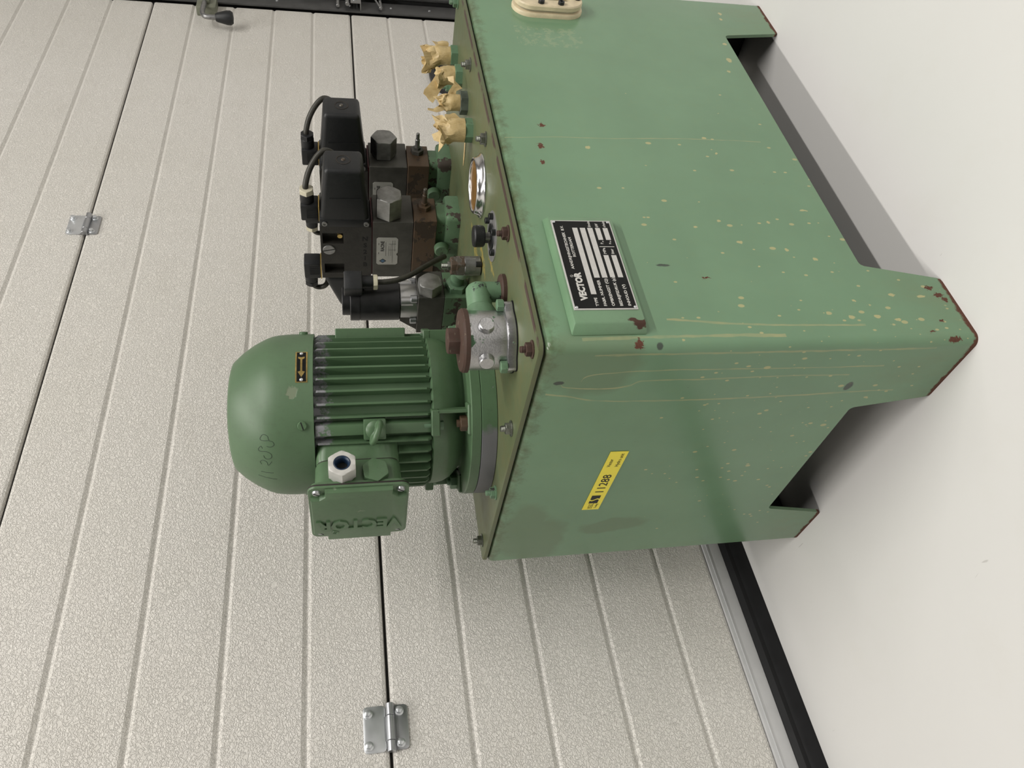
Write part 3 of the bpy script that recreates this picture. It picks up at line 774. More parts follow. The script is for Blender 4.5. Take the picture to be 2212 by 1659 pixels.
pt('P', 0.715, 0.772, 0.0046, None, 0.00006); pt('m', 0.737, 0.785, 0.003, None, 0.00003); pt('n', 0.715, 0.900, 0.0046, None, 0.00006); pt('m', 0.737, 0.91, 0.003, None, 0.00003)
a = ps(0.681, 0.935); box(bm, (a[0], -0.01362, a[2]), (a[0] + 0.0008, -0.0134, ps(0, 0.69)[2]))
sub('plate_lettering', bm, m_print, npb, kind='stuff')
for s_, t in ((0.022, 0.045), (0.978, 0.045), (0.022, 0.955), (0.978, 0.955)):
    bm = NB(); lathe(bm, Vector(ps(s_, t)) + Vector((0, 0.0003, 0)), (0, -1, 0), [(0.0017, 0), (0.0016, 0.0006), (0.001, 0.0011), (0, 0.0013)], 14)
    sub('rivet', bm, m_bright, npb)

# ---------------------------------------------------------------- yellow asset sticker
SA = Vector((-0.0004, 0.3437, 0.3695)); su = Vector((0, -0.1455, -0.0045)); sl = su.length; SU = su.normalized(); SV = Vector((0, 0, 1)); SV = (SV - SU * SV.dot(SU)).normalized(); SH = 0.0238
bm = NB(); prism(bm, [(0, 0), (sl, 0), (sl, SH), (0, SH)], SA, SU, SV, 0.0004)
stk = HPU.part('asset_sticker', bm, m_yellow, 'yellow inventory sticker printed 11288 Vector Hydro unit')
bm = NB(); sp0 = SA + SU.cross(SV) * 0.0005
def stx(s, u, v, size, width=None, off=0.0, bm=None): text_bm(bm, s, size, frame(sp0 + SU * u + SV * v, SU, SV), 0.00005, off, 'LEFT', 1.0, width)
stx('11288', 0.0435, 0.0062, 0.0165, 0.044, 0.00012, bm)
stx('Vector', 0.1105, 0.0150, 0.0066, 0.018, 0.00004, bm); stx('Hydro unit', 0.1105, 0.0045, 0.0066, 0.030, 0.00004, bm)
stx('VDZ', 0.0025, 0.0125, 0.0068, 0.0125, 0.0, bm); stx('Trading', 0.0040, 0.0050, 0.0042, 0.0115, 0.0, bm)
box(bm, (0, 0, 0), (0.017, 0.0005, 0.0001), M=frame(sp0 + SU * 0.002 + SV * 0.0112, SU, SV))
sub('sticker_print', bm, m_ink, stk, kind='stuff')
bm = NB()
def wav(u0, sgn): return [(u0 + 0.0022 * math.sin(k / 12 * 2 * PI * 0.9 + 0.4), 0.0065 + 0.0125 * k / 12) for k in range(13)]
def flagpoly(l, r): return l and [(p[0], p[1]) for p in l] + [(p[0], p[1]) for p in reversed(r)]
Lf = wav(0.0255, 1); 
pl = [(0.0175, 0.0065)] + [(p[0], p[1]) for p in Lf] + [(0.0175, 0.019)]
prism(bm, pl, sp0, SU, SV, 0.00005)
Rf = wav(0.0285, 1); pl = [(p[0], p[1]) for p in reversed(Rf)] + [(0.0385, 0.0065), (0.0385, 0.019)]
prism(bm, pl, sp0, SU, SV, 0.00005)
sub('sticker_logo', bm, m_ink, stk)

# ---------------------------------------------------------------- oil level gauge on the long side
bm = NB()
gx, gz0, gz1 = 0.684, 0.3275, 0.4385
def stad(hw, z0, z1, n=12):
    out = []
    for c, a in ((z1 - hw, 0), (z0 + hw, PI)):
        for k in range(n + 1): out.append((hw * math.cos(a + PI * k / n), c + hw * math.sin(a + PI * k / n)))
    return out
prism(bm, stad(0.029, gz0, gz1), (gx, 0, 0), (1, 0, 0), (0, 0, 1), 0.007, 0.003)
gg = HPU.part('oil_level_gauge', bm, m_cream, 'cream plastic oil level gauge with black socket screws')
bm = NB()
o1 = stad(0.0275, gz0 + 0.002, gz1 - 0.002); o2 = stad(0.0085, gz0 + 0.021, gz1 - 0.021)
nO = len(o1)
def lp(p, y): return [bm.verts.new((gx + a, y, z)) for a, z in p]
Ls = [lp(o1, -0.011), lp(o1, -0.0165), lp([(a * 0.95, (z - 0.383) * 0.98 + 0.383) for a, z in o1], -0.0185), lp([(a * 1.1, (z - 0.383) * 1.04 + 0.383) for a, z in o2], -0.0185), lp(o2, -0.017), lp(o2, -0.009)]
for A, B in zip(Ls, Ls[1:]):
    for k in range(nO): bm.faces.new((A[k], A[(k + 1) % nO], B[(k + 1) % nO], B[k]))
for k in range(nO): bm.faces.new((Ls[-1][k], Ls[-1][(k + 1) % nO], Ls[0][(k + 1) % nO], Ls[0][k]))
sub('gauge_front_frame', bm, m_cream, gg)
bm = NB(); prism(bm, stad(0.024, gz0 + 0.006, gz1 - 0.006), (gx, -0.006, 0), (1, 0, 0), (0, 0, 1), 0.0045); sub('gauge_window', bm, m_oil, gg)
bm = NB(); prism(bm, stad(0.0084, 0.349, 0.366, 8), (gx, -0.0102, 0), (1, 0, 0), (0, 0, 1), 0.0006); sub('oil_residue', bm, m_oily, gg)
bm = NB(); lathe(bm, (gx, -0.0105, 0.3535), (0, -1, 0), [(0.0065, 0), (0.0065, 0.001)], 20); sub('gauge_port', bm, m_pit, gg)
for dx, z in ((0, 0.4285), (0, 0.3375), (-0.019, 0.398), (-0.019, 0.367), (0.019, 0.398), (0.019, 0.367)):
    bm = NB(); cyl(bm, (gx + dx, -0.006, z), (gx + dx, -0.019, z), 0.0024, 12)
    sk = [(0.0048, 0), (0.0048, 0.0045), (0.0042, 0.0052), (0.0024, 0.0052), (0.0024, 0.0025), (0, 0.0025)]
    lathe(bm, (gx + dx, -0.0182, z), (0, -1, 0), sk, 18); sub('gauge_screw', bm, m_black, gg)

# ---------------------------------------------------------------- electric motor
MC = Vector((0.1625, 0.322, 0))
def mp(r, ang, z): return Vector((MC.x + r * math.cos(ang), MC.y + r * math.sin(ang), z))
bm = NB(); lathe(bm, MC, (0, 0, 1), [(0.085, 0.5915), (0.094, 0.5925), (0.094, 0.744), (0.085, 0.745)], 72)
motor = HPU.part('electric_motor', bm, m_fin, 'green finned electric motor standing upright on the lid')
bm = NB(); lathe(bm, MC, (0, 0, 1), [(0.119, 0.5128), (0.1215, 0.5138), (0.1215, 0.5332), (0.1205, 0.5338)], 80)
sub('adapter_ring', bm, m_ring, motor, 'mounting ring with paint worn to bare metal')
bm = NB(); lathe(bm, MC, (0, 0, 1), [(0.1195, 0.5340), (0.1212, 0.5346), (0.1212, 0.5462), (0.1195, 0.5474), (0.088, 0.5480), (0.082, 0.550)], 80)
for a in (45, 135, 225, 315):      # bolt pads
    a = math.radians(a + 2); Mx = Matrix.Translation((MC.x, MC.y, 0)) @ Matrix.Rotation(a, 4, 'Z')
    box(bm, (0.092, -0.020, 0.5440), (0.1185, 0.020, 0.5515), 0.0015, 1, Mx)
sub('motor_flange', bm, m_motor, motor)
bm = NB(); lathe(bm, MC, (0, 0, 1), [(0.080, 0.547), (0.082, 0.552), (0.088, 0.558), (0.0965, 0.566), (0.1015, 0.576), (0.1035, 0.586), (0.1040, 0.5935), (0.1005, 0.5955), (0.09, 0.5958)], 80)
sub('end_shield', bm, m_motor, motor)
for a in (45, 135, 225, 315):
    bm = NB(); Mx = Matrix.Translation((MC.x, MC.y, 0)) @ Matrix.Rotation(math.radians(a), 4, 'Z')
    box(bm, (0.093, -0.017, 0.5865), (0.1135, 0.017, 0.5975), 0.0012, 1, Mx)
    box(bm, (0.093, -0.017 if a != 225 else 0.0125, 0.548), (0.1135, -0.0125 if a != 225 else 0.017, 0.590), 0.0008, 1, Mx) if a in (225, 45) else box(bm, (0.090, -0.017, 0.548), (0.1135, -0.012, 0.590), 0.0008, 1, Mx)
    sub('shield_bracket', bm, m_motor, motor)
    bm = NB(); c = Mx @ Vector((0.1035, -0.004 if a == 225 else 0.004, 0.5865)); hexn(bm, c, (0, 0, -1), 0.0062, 0.005); cyl(bm, c + Vector((0, 0, 0.010)), c + Vector((0, 0, 0.020)), 0.004, 14)
    sub('shield_bolt', bm, m_green, motor)
    bm = NB(); c = Mx @ Vector((0.1075, -0.002, 0.5515)); hexn(bm, c, (0, 0, 1), 0.0105, 0.009); cyl(bm, c, c + Vector((0, 0, 0.013)), 0.005, 16)
    sub('flange_bolt', bm, m_brown if a == 225 else m_green, motor)
# cooling fins
bm = NB()
r0, r1, z0, z1 = 0.092, 0.1072, 0.5965, 0.7425
sec = [(r0, z0), (r1 - 0.004, z0), (r1, z0 + 0.005), (r1, z1 - 0.004), (r1 - 0.003, z1), (r0, z1)]
def finloop(k, sg): return [bm.verts.new((r, sg * (0.0031 if r < 0.1 else 0.0014), z)) for r, z in sec]
A = finloop(0, 1); B = finloop(0, -1)
for k in range(len(sec)): bm.faces.new((A[k], A[(k + 1) % len(sec)], B[(k + 1) % len(sec)], B[k]))
bm.faces.new(list(reversed(A))); bm.faces.new(B)
fin_me = finish(bm, m_fin)
for k in range(40):
    ang = k * 9 + 6
    if 150 < ang < 208.0 or abs(ang - 222) < 5: continue
    sub_copy('cooling_fin', fin_me, motor, Matrix.Translation((MC.x, MC.y, 0)) @ Matrix.Rotation(math.radians(ang), 4, 'Z'))
# short fins under the terminal box
bm = NB(); zt = 0.639
sec = [(r0, z0), (r1 - 0.004, z0), (r1, z0 + 0.005), (r1, zt), (r0, zt)]
A = finloop(0, 1); B = finloop(0, -1)
for k in range(len(sec)): bm.faces.new((A[k], A[(k + 1) % len(sec)], B[(k + 1) % len(sec)], B[k]))
bm.faces.new(list(reversed(A))); bm.faces.new(B)
sfin = finish(bm, m_fin)
for k in range(40):
    ang = k * 9 + 6
    if 150 < ang < 208.0: sub_copy('cooling_fin', sfin, motor, Matrix.Translation((MC.x, MC.y, 0)) @ Matrix.Rotation(math.radians(ang), 4, 'Z'))
# wide rib with the lifting eye, and the pad on the far side
EY = math.radians(222.0)
bm = NB(); Mx = Matrix.Translation((MC.x, MC.y, 0)) @ Matrix.Rotation(EY, 4, 'Z')
hull8(bm, [Mx @ Vector(p) for p in ((0.09, -0.0105, 0.5965), (0.1065, -0.0070, 0.5965), (0.1065, 0.0070, 0.5965), (0.09, 0.0105, 0.5965), (0.09, -0.0105, 0.7425), (0.1065, -0.0070, 0.7425), (0.1065, 0.0070, 0.7425), (0.09, 0.0105, 0.7425))], 0.0015)
box(bm, (0.09, -0.0135, 0.655), (0.1095, 0.0135, 0.683), 0.002, 2, Mx)
sub('lifting_rib', bm, m_fin, motor)
bm = NB(); c = mp(0.1095, EY, 0.668); d = Vector((math.cos(EY), math.sin(EY), 0))
lathe(bm, c, d, [(0.0125, -0.001), (0.0125, 0.0025), (0.009, 0.005), (0.005, 0.006)], 24)
ax = (Vector((0, 0, 1)) * 0.93 + Vector((-math.sin(EY), math.cos(EY), 0)) * 0.36).normalized()
torus(bm, c + d * 0.0155, ax, 0.0130, 0.0040, 32, 12)
sub('eye_bolt', bm, m_motor, motor, 'painted ring bolt for lifting')
bm = NB(); Mx = Matrix.Translation((MC.x, MC.y, 0)) @ Matrix.Rotation(math.radians(-38), 4, 'Z')
box(bm, (0.09, -0.028, 0.622), (0.1145, 0.028, 0.7155), 0.001, 1, Mx); sub('mounting_pad', bm, m_motor, motor)
# fan cover
bm = NB()
COV = [(0.1065, 0.7435), (0.109, 0.7435), (0.109, 0.772), (0.1085, 0.7805), (0.1078, 0.789), (0.1062, 0.7976), (0.1033, 0.8058), (0.0993, 0.8135), (0.0952, 0.8210), (0.0902, 0.8282), (0.0835, 0.8372), (0.0749, 0.8462), (0.0720, 0.8488), (0.0660, 0.8508), (0.0619, 0.8518), (0.045, 0.8545), (0.0, 0.8562)]
lathe(bm, MC, (0, 0, 1), COV, 96)
m_cover = chipped_paint('cover_green_paint', (0.094, 0.160, 0.086), (0.17, 0.21, 0.135), 0.72, 26, 0.44, items=[((0.123, 0.222, 0.769), (0.008, 0.012, 0.009))], dirt=0.2)
fc = sub('fan_cover', bm, m_cover, motor, 'smooth domed fan cover with dents and a handwritten mark', angle=24)
for a in (45, 135, 225, 315):
    a = math.radians(a + 1.5); c = mp(0.1088, a, 0.7575); d = Vector((math.cos(a), math.sin(a), 0))
    bm = NB(); lathe(bm, c, d, [(0.0058, 0), (0.0058, 0.0022), (0.005, 0.0034)], 20)
    t = Vector((-d.y, d.x, 0)); sc = bm
    sub('cover_screw', bm, m_motor, motor)
    bm = NB(); Mx = frame(c + d * 0.0034, t, Vector((0, 0, 1))); Mx = Mx @ Matrix.Rotation(0.3, 4, 'Z')
    box(bm, (-0.0052, -0.0007, -0.0002), (0.0052, 0.0007, 0.00015), M=Mx); sub('screw_slot', bm, m_pit, motor)
# arrow plate bent round the cover
def curved(bm, a0, a1, za, zb, rr, th, n=8):
    g = [[(bm.verts.new(mp(rr, a0 + (a1 - a0) * k / n, z)), bm.verts.new(mp(rr + th, a0 + (a1 - a0) * k / n, z))) for k in range(n + 1)] for z in (za, zb)]
    for k in range(n):
        for l in (0, 1): bm.faces.new((g[0][k][l], g[0][k + 1][l], g[1][k + 1][l], g[1][k][l]))
        for j in (0, 1): bm.faces.new((g[j][k][0], g[j][k + 1][0], g[j][k + 1][1], g[j][k][1]))
    for k in (0, n): bm.faces.new((g[0][k][0], g[0][k][1], g[1][k][1], g[1][k][0]))
AC = math.radians(268.0); hw = 0.0242 / 0.109
bm = NB(); curved(bm, AC - hw, AC + hw, 0.7500, 0.7648, 0.1089, 0.0006)
apl = sub('arrow_plate', bm, m_brass, motor, 'brass plate with a rotation arrow')
bm = NB(); curved(bm, AC - hw + 0.012, AC + hw - 0.012, 0.7517, 0.7631, 0.1094, 0.0003); sub('arrow_ground', bm, m_plate, motor)
bm = NB()
zc = 0.7574
curved(bm, AC - 0.08, AC + 0.10, zc - 0.0012, zc + 0.0012, 0.1097, 0.0002)
n = 6
def tri(p): 
    bm.faces.new([bm.verts.new(mp(0.1099, a, z)) for a, z in p])
tri([(AC - 0.155, zc), (AC - 0.085, zc + 0.0045), (AC - 0.07, zc), (AC - 0.085, zc - 0.0045)])
tri([(AC + 0.085, zc), (AC + 0.11, zc + 0.004), (AC + 0.135, zc + 0.004), (AC + 0.125, zc), (AC + 0.135, zc - 0.004), (AC + 0.11, zc - 0.004)])
sub('arrow_mark', bm, m_brass, motor)
for s_ in (-1, 1):
    a = AC + s_ * hw * 0.85; d = Vector((math.cos(a), math.sin(a), 0))
    bm = NB(); lathe(bm, mp(0.1096, a, zc), d, [(0.0023, 0), (0.0021, 0.0009), (0.0012, 0.0015), (0, 0.0017)], 14); sub('arrow_rivet', bm, m_bright, motor)
# handwriting on the cover: strokes follow the dome
def cov_r(z):
    for (ra, za), (rb, zb) in zip(COV[1:], COV[2:]):
        if za <= z <= zb: return ra + (rb - ra) * (z - za) / (zb - za + 1e-9)
    return 0.06
def pen(pts):
    return [mp(cov_r(v.y * 0.001) + 0.0001, math.radians(v.x), v.y * 0.001) for v in catmull([(p[0], p[1] * 1000, 0) for p in pts], 6)]
bm = NB()
# (angle in degrees, height)
strokes = [[(217.1, 0.7979), (216.7, 0.8061), (217.7, 0.809), (220.4, 0.8067), (221.2, 0.8037), (219.9, 0.7995), (217.1, 0.7979), (216.2, 0.7937), (214.0, 0.7923), (212.5, 0.7965), (212.7, 0.8012)],
           [(210.8, 0.8067), (212.4, 0.8084), (210.2, 0.8116), (208.3, 0.8104), (208.7, 0.8022), (207.2, 0.7967), (204.5, 0.7965), (202.8, 0.801), (203.6, 0.8048), (205.4, 0.8059)],
           [(197.3, 0.8095), (199.4, 0.8109), (201.2, 0.8075), (200.3, 0.8028), (197.5, 0.801), (201.3, 0.7965)], [(189.7, 0.8112), (191.0, 0.7956)], [(183.9, 0.8156), (184.7, 0.7922)]]
for s_ in strokes: tube(bm, pen(s_), 0.00028, 5, False)
sub('handwritten_mark', bm, m_marker, motor)

# terminal box on the -x side
BY0, BY1, BZ0, BZ1 = 0.260, 0.3865, 0.6300, 0.7522
yc, zc = (BY0 + BY1) / 2, (BZ0 + BZ1) / 2
def xloft(bm, secs, r=0.010):
    rings = []
    for x, hy, hz, rad in secs: rings.append([bm.verts.new((x, yc + p[0], zc + p[1])) for p in rr_poly(-hy, -hz, hy, hz, rad)])
    for P, Q in zip(rings, rings[1:]):
        n = len(P)
        for k in range(n): bm.faces.new((P[k], P[(k + 1) % n], Q[(k + 1) % n], Q[k]))
    bm.faces.new(list(reversed(rings[0]))); bm.faces.new(rings[-1])
bm = NB(); xloft(bm, [(0.052, 0.052, 0.050, 0.012), (0.056, 0.0535, 0.0515, 0.013), (0.085, 0.056, 0.052, 0.016), (0.12, 0.060, 0.055, 0.016)]); sub('box_socket', bm, m_motor, motor)
bm = NB(); xloft(bm, [(0.0515, 0.0525, 0.0505, 0.012), (0.053, 0.0525, 0.0505, 0.012)]); sub('socket_gasket', bm, m_gasket, motor)
bm = NB(); xloft(bm, [(0.0130, 0.0610, 0.0590, 0.010), (0.0175, 0.0600, 0.0580, 0.010), (0.0180, 0.0560, 0.0530, 0.012), (0.047, 0.0545, 0.0525, 0.013), (0.0515, 0.0530, 0.0510, 0.013)])
sub('terminal_box', bm, m_motor, motor, 'green cast terminal box')
bm = NB(); xloft(bm, [(0.0105, 0.0630, 0.0612, 0.011), (0.0130, 0.0630, 0.0612, 0.011)]); sub('box_gasket', bm, m_gasket, motor)
# cover with raised field and notched corners
bm = NB()
hy, hz = (BY1 - BY0) / 2, (BZ1 - BZ0) / 2
prism(bm, rr_poly(-hy, -hz, hy, hz, 0.010), (0.0105, yc, zc), (0, -1, 0), (0, 0, 1), 0.0030, 0.0012)
def notched(hy, hz, nt):
    out = []
    for sy, sz in ((1, -1), (1, 1), (-1, 1), (-1, -1)):
        c = [(hy - nt, -hz), (hy - nt, -hz + nt * 0.6), (hy - nt * 0.6, -hz + nt), (hy, -hz + nt)]
        if (sy, sz) == (1, -1): p = [(a, b) for a, b in c]
        elif (sy, sz) == (1, 1): p = [(a, -b) for a, b in reversed(c)]
        elif (sy, sz) == (-1, 1): p = [(-a, -b) for a, b in c]
        else: p = [(-a, b) for a, b in reversed(c)]
        out += p
    return out
prism(bm, notched(hy - 0.0025, hz - 0.0030, 0.0175), (0.0078, yc, zc), (0, -1, 0), (0, 0, 1), 0.0070, 0.0018)
sub('terminal_box_cover', bm, m_motor, motor, 'terminal box cover with VECTOR cast into it')
XF = 0.0008
bm = NB(); text_bm(bm, 'VECTOR', 0.0315, frame((XF, 0.3330, 0.6390), (0, 0, 1), (0, 1, 0)), 0.0020, 0.0013, 'LEFT', 1.0, 0.108)
torus(bm, (XF, 0.3635, 0.7220), (1, 0, 0), 0.0036, 0.0012, 20, 6)
sub('cast_lettering', bm, m_motor, motor)
for y, z in ((0.270, 0.7420), (0.270, 0.6402), (0.3755, 0.7410), (0.3755, 0.6412)):
    bm = NB(); lathe(bm, (0.0076 if y < 0.3 else 0.0098, y, z), (-1, 0, 0), [(0.0052, 0), (0.0052, 0.001), (0.0042, 0.003), (0.0025, 0.0034)], 18); sub('cover_bolt', bm, m_zinc, motor)
    bm = NB(); box(bm, (-0.0045, -0.0006, -0.0001), (0.0045, 0.0006, 0.0002), M=frame((0.0042 if y < 0.3 else 0.0064, y, z), (0, -1, 0), (0, 0, 1)) @ Matrix.Rotation(0.9, 4, 'Z')); sub('screw_slot', bm, m_pit, motor)
# cable gland and plug on the box side (-y face)
YF = 0.2685
bm = NB(); lathe(bm, (0.0325, YF, 0.7105), (0, -1, 0), [(0.0165, 0), (0.0165, 0.004), (0.0150, 0.0045)], 30)
hexn(bm, (0.0325, YF - 0.0042, 0.7105), (0, -1, 0), 0.0188, 0.0195, 0.0, 0.12, (0.0105, 0.012))
gl = sub('cable_gland', bm, m_gland, motor, 'light grey plastic cable gland')
bm = NB(); lathe(bm, (0.0325, YF - 0.0237, 0.7105), (0, -1, 0), [(0.0104, -0.0115), (0.0104, -0.0004), (0.0092, 0.0), (0.0078, -0.0012), (0.0066, -0.0045), (0.0066, -0.0110)], 28); sub('gland_seal', bm, m_blue, motor)
bm = NB(); lathe(bm, (0.0325, YF - 0.0237, 0.7105), (0, -1, 0), [(0.0065, -0.0112), (0.0065, -0.0106)], 24); sub('gland_hole', bm, m_pit, motor)
bm = NB(); lathe(bm, (0.0300, YF, 0.6705), (0, -1, 0), [(0.0165, 0), (0.0165, 0.002)], 30); hexn(bm, (0.0300, YF - 0.002, 0.6705), (0, -1, 0), 0.0172, 0.0072, 0.15)
sub('blanking_plug', bm, m_motor, motor)

# ---------------------------------------------------------------- return filter
FC = Vector((0.0975, 0.0985, 0))
bm = NB(); lathe(bm, FC, (0, 0, 1), [(0.0345, 0.5225), (0.0350, 0.5265), (0.0345, 0.5330), (0.0345, 0.5660), (0.0335, 0.5665)], 56)
filt = HPU.part('return_filter', bm, m_silver, 'silver return filter housing with flaking green paint and rusty cap')
bm = NB(); 
pts = []
for k in range(96):
    t = 2 * PI * k / 96; lob = max(0, math.cos(3 * (t - math.radians(302)))) ** 6
    rr = 0.0385 + 0.0075 * lob; pts.append((rr * math.cos(t), rr * math.sin(t)))
prism(bm, pts, (FC.x, FC.y, ZL + 0.0015), (1, 0, 0), (0, 1, 0), 0.0100, 0.002); sub('filter_flange', bm, m_silver, filt)
bm = NB(); prism(bm, [(a * 1.02, b * 1.02) for a, b in pts], (FC.x, FC.y, ZL), (1, 0, 0), (0, 1, 0), 0.0016); sub('flange_seal', bm, m_rubber, filt)
for a in (302, 62, 182):
    a = math.radians(a); c = Vector((FC.x + 0.0415 * math.cos(a), FC.y + 0.0415 * math.sin(a), ZL + 0.0115))
    bm = NB(); hexn(bm, c, (0, 0, 1), 0.0072, 0.0075); sub('flange_screw', bm, m_green, filt)
bm = NB(); lathe(bm, FC, (0, 0, 1), [(0.0335, 0.5655), (0.0372, 0.5660), (0.0372, 0.5710), (0.0355, 0.5735), (0.028, 0.5748), (0.0, 0.5750)], 56); cap = sub('filter_cap', bm, m_rust, filt, 'rusty brown screw cap')
bm = NB(); hexn(bm, (FC.x, FC.y, 0.5748), (0, 0, 1), 0.0165, 0.0135, 0.25, 0.1); sub('cap_hexagon', bm, m_rust, filt)
vdir = math.atan2(-0.795, -0.606)
for off, z in ((24, 0.5475), (-44, 0.5475)):
    a = vdir + math.radians(off); d = Vector((math.cos(a), math.sin(a), 0)); c = Vector((FC.x, FC.y, z)) + d * 0.031
    bm = NB(); lathe(bm, c, d, [(0.0098, 0), (0.0092, 0.005), (0.0088, 0.0085), (0.0078, 0.0095), (0, 0.0096)], 28); sub('filter_boss', bm, m_silver, filt)
# inlet: bulged branch then a cast elbow going down through the lid
bdir = Vector((0.9, -0.18, 0)).normalized(); bc = Vector((FC.x, FC.y, 0.5455))
bm = NB(); lathe(bm, bc + bdir * 0.020, bdir, [(0.0195, 0), (0.0195, 0.012), (0.0185, 0.0175), (0.0165, 0.0220), (0.0145, 0.0245), (0.0135, 0.0250)], 40)
sub('filter_branch', bm, chipped_paint('branch_green', (0.125, 0.22, 0.13), (0.40, 0.40, 0.41), 0.62, 30, 0.4, 0.4, 0.7), filt)
e0 = bc + bdir * 0.043; ek = bc + bdir * 0.066
bm = NB(); lathe(bm, e0, bdir, [(0.0150, 0), (0.0150, 0.022), (0.0146, 0.027), (0.0125, 0.030), (0.0, 0.0302)], 32)
cyl(bm, (ek.x, ek.y, ek.z), (ek.x, ek.y, ZL + 0.006), 0.0125, 28)
sub('inlet_elbow', bm, chipped_paint('elbow_green', (0.135, 0.24, 0.14), (0.030, 0.030, 0.032), 0.57, 40, 0.42, 0.6), filt)
bm = NB(); lathe(bm, (ek.x + 0.003, ek.y, ZL), (0, 0, 1), [(0.0195, 0), (0.0195, 0.0045), (0.0180, 0.0062), (0.0130, 0.0072)], 36); sub('elbow_flange', bm, m_rust, filt)

# ---------------------------------------------------------------- round sight glass and knobbed dip stick
SG = (0.3775, 0.0985, ZL)
bm = NB(); lathe(bm, SG, (0, 0, 1), [(0.0435, 0), (0.0440, 0.0015), (0.0430, 0.0030), (0.0400, 0.0050), (0.0385, 0.0085), (0.0375, 0.0112), (0.0360, 0.0122), (0.0345, 0.0118), (0.0338, 0.0095)], 72)
sg = HPU.part('sight_glass', bm, m_chrome, 'round chrome-rimmed sight glass with amber window', angle=70)
bm = NB(); lathe(bm, SG, (0, 0, 1), [(0.0339, 0.004), (0.0339, 0.0098), (0, 0.0100)], 48); sub('sight_window', bm, m_amber, sg)
DS = Vector((0.2670, 0.0915, ZL))
bm = NB(); lathe(bm, DS, (0, 0, 1), [(0.0325, 0), (0.0325, 0.0011), (0.0320, 0.0013)], 48)
ds = HPU.part('breather_cap', bm, m_alu, 'thin bright disc with a black knob and black screws')
bm = NB(); lathe(bm, DS, (0, 0, 1), [(0.0175, 0.0012), (0.0165, 0.0030), (0.010, 0.0038)], 32); sub('knob_seat', bm, m_black, ds)
bm = NB(); lathe(bm, DS, (0, 0, 1), [(0.0058, 0.003), (0.0048, 0.008), (0.0048, 0.016)], 20); sub('knob_stem', bm, m_dark2, ds)
bm = NB(); lathe(bm, DS, (0, 0, 1), [(0.0120, 0.0110), (0.0135, 0.0125), (0.0140, 0.0155), (0.0140, 0.0235), (0.0128, 0.0252), (0.0, 0.0256)], 36); sub('knob', bm, m_black, ds)
for a in (52, 172, 232, 292, 352):
    a = math.radians(a); c = DS + Vector((0.0265 * math.cos(a), 0.0265 * math.sin(a), 0.0012))
    bm = NB(); lathe(bm, c, (0, 0, 1), [(0.0042, 0), (0.0042, 0.0052), (0.0036, 0.0058), (0.0021, 0.0058), (0.0021, 0.003), (0, 0.003)], 16); sub('cap_screw', bm, m_black, ds)

# ---------------------------------------------------------------- valve stacks
def stad_xy(x0, y0, x1, y1, r): return rr_poly(x0, y0, x1, y1, r, 7)

def valve_label(o, parent, org):
    """maker plate on a -x face; org = its low-left corner as read"""
    U, V = (0, -1, 0), (0, 0, 1)
    w_, h_ = 0.0600, 0.0350
    pl = [(0.003, 0), (0.020, 0), (0.022, 0.002), (0.025, 0.002), (0.027, 0), (w_ - 0.003, 0), (w_, 0.003), (w_, h_ - 0.003), (w_ - 0.003, h_), (0.003, h_), (0, h_ - 0.003), (0, 0.003)]
    bm = NB(); prism(bm, pl, org, U, V, 0.0006)
    lb = sub('valve_label', bm, m_label, parent, 'small silver maker plate reading RACINE')
    P = Vector(org) + Vector((-0.00065, 0, 0)); bm = NB()
    text_bm(bm, 'RACINE', 0.0080, frame(P + Vector((0, -0.030, 0.0225)), U, V), 0.00005, 0.00025, 'LEFT', 1.0, 0.022)
    for u, v, a, b in ((0.020, 0.0195, 0.030, 0.0005), (0.020, 0.0145, 0.022, 0.0004), (0.020, 0.0110, 0.026, 0.0004), (0.004, 0.0085, 0.050, 0.0004), (0.030, 0.0050, 0.024, 0.0004), (0.033, 0.0030, 0.0004, 0.012), (0.046, 0.0030, 0.0004, 0.012), (0.024, 0.031, 0.004, 0.0008), (0.044, 0.031, 0.004, 0.0008)):
        box(bm, (u, v, 0), (u + a, v + b, 0.0001), M=frame(P, U, V))
    sub('label_print', bm, m_ink, parent)
    bm = NB(); prism(bm, [(0.0035, 0.0245), (0.0085, 0.0185), (0.0135, 0.0245), (0.0085, 0.0305)], P, U, V, 0.00012); sub('label_logo', bm, m_ink, parent)
    bm = NB(); prism(bm, [(0.0052, 0.0245), (0.0085, 0.0205), (0.0118, 0.0245), (0.0085, 0.0285)], P + Vector((-0.0001, 0, 0)), U, V, 0.0001); sub('label_logo', bm, m_bluelogo, parent)

def connector(parent, x, y, z, d, nut, flag=True):
    """square plug on top of a solenoid; d = +1/-1 direction of its cable gland along y"""
    bm = NB()
    ya, yb = (y, y + 0.030) if d < 0 else (y - 0.034, y)
    box(bm, (x - 0.014, ya, z + 0.0015), (x + 0.014, yb, z + 0.029), 0.0022)
    for k in range(9): box(bm, (x - 0.0145, ya + 0.006 + k * 0.0022, z + 0.004), (x - 0.0135, ya + 0.0071 + k * 0.0022, z + 0.020))
    o = sub('plug_connector', bm, m_black, parent, 'black square plug connector')
    bm = NB(); box(bm, (x - 0.0142, ya, z), (x + 0.0142, yb, z + 0.0018)); sub('plug_seal', bm, m_brass, parent)
    ye = ya if d < 0 else yb
    bm = NB(); cyl(bm, (x, ye - d * 0.002, z + 0.0185), (x, ye + d * 0.016, z + 0.0185), 0.0108, 24, 0.001); sub('plug_neck', bm, m_black, parent)
    bm = NB(); hexn(bm, (x, ye + d * 0.016, z + 0.0185), (0, d, 0), 0.0118, 0.0085, 0.0, 0.25); sub('gland_nut', bm, nut, parent)
    return Vector((x, ye + d * 0.0245, z + 0.0185))

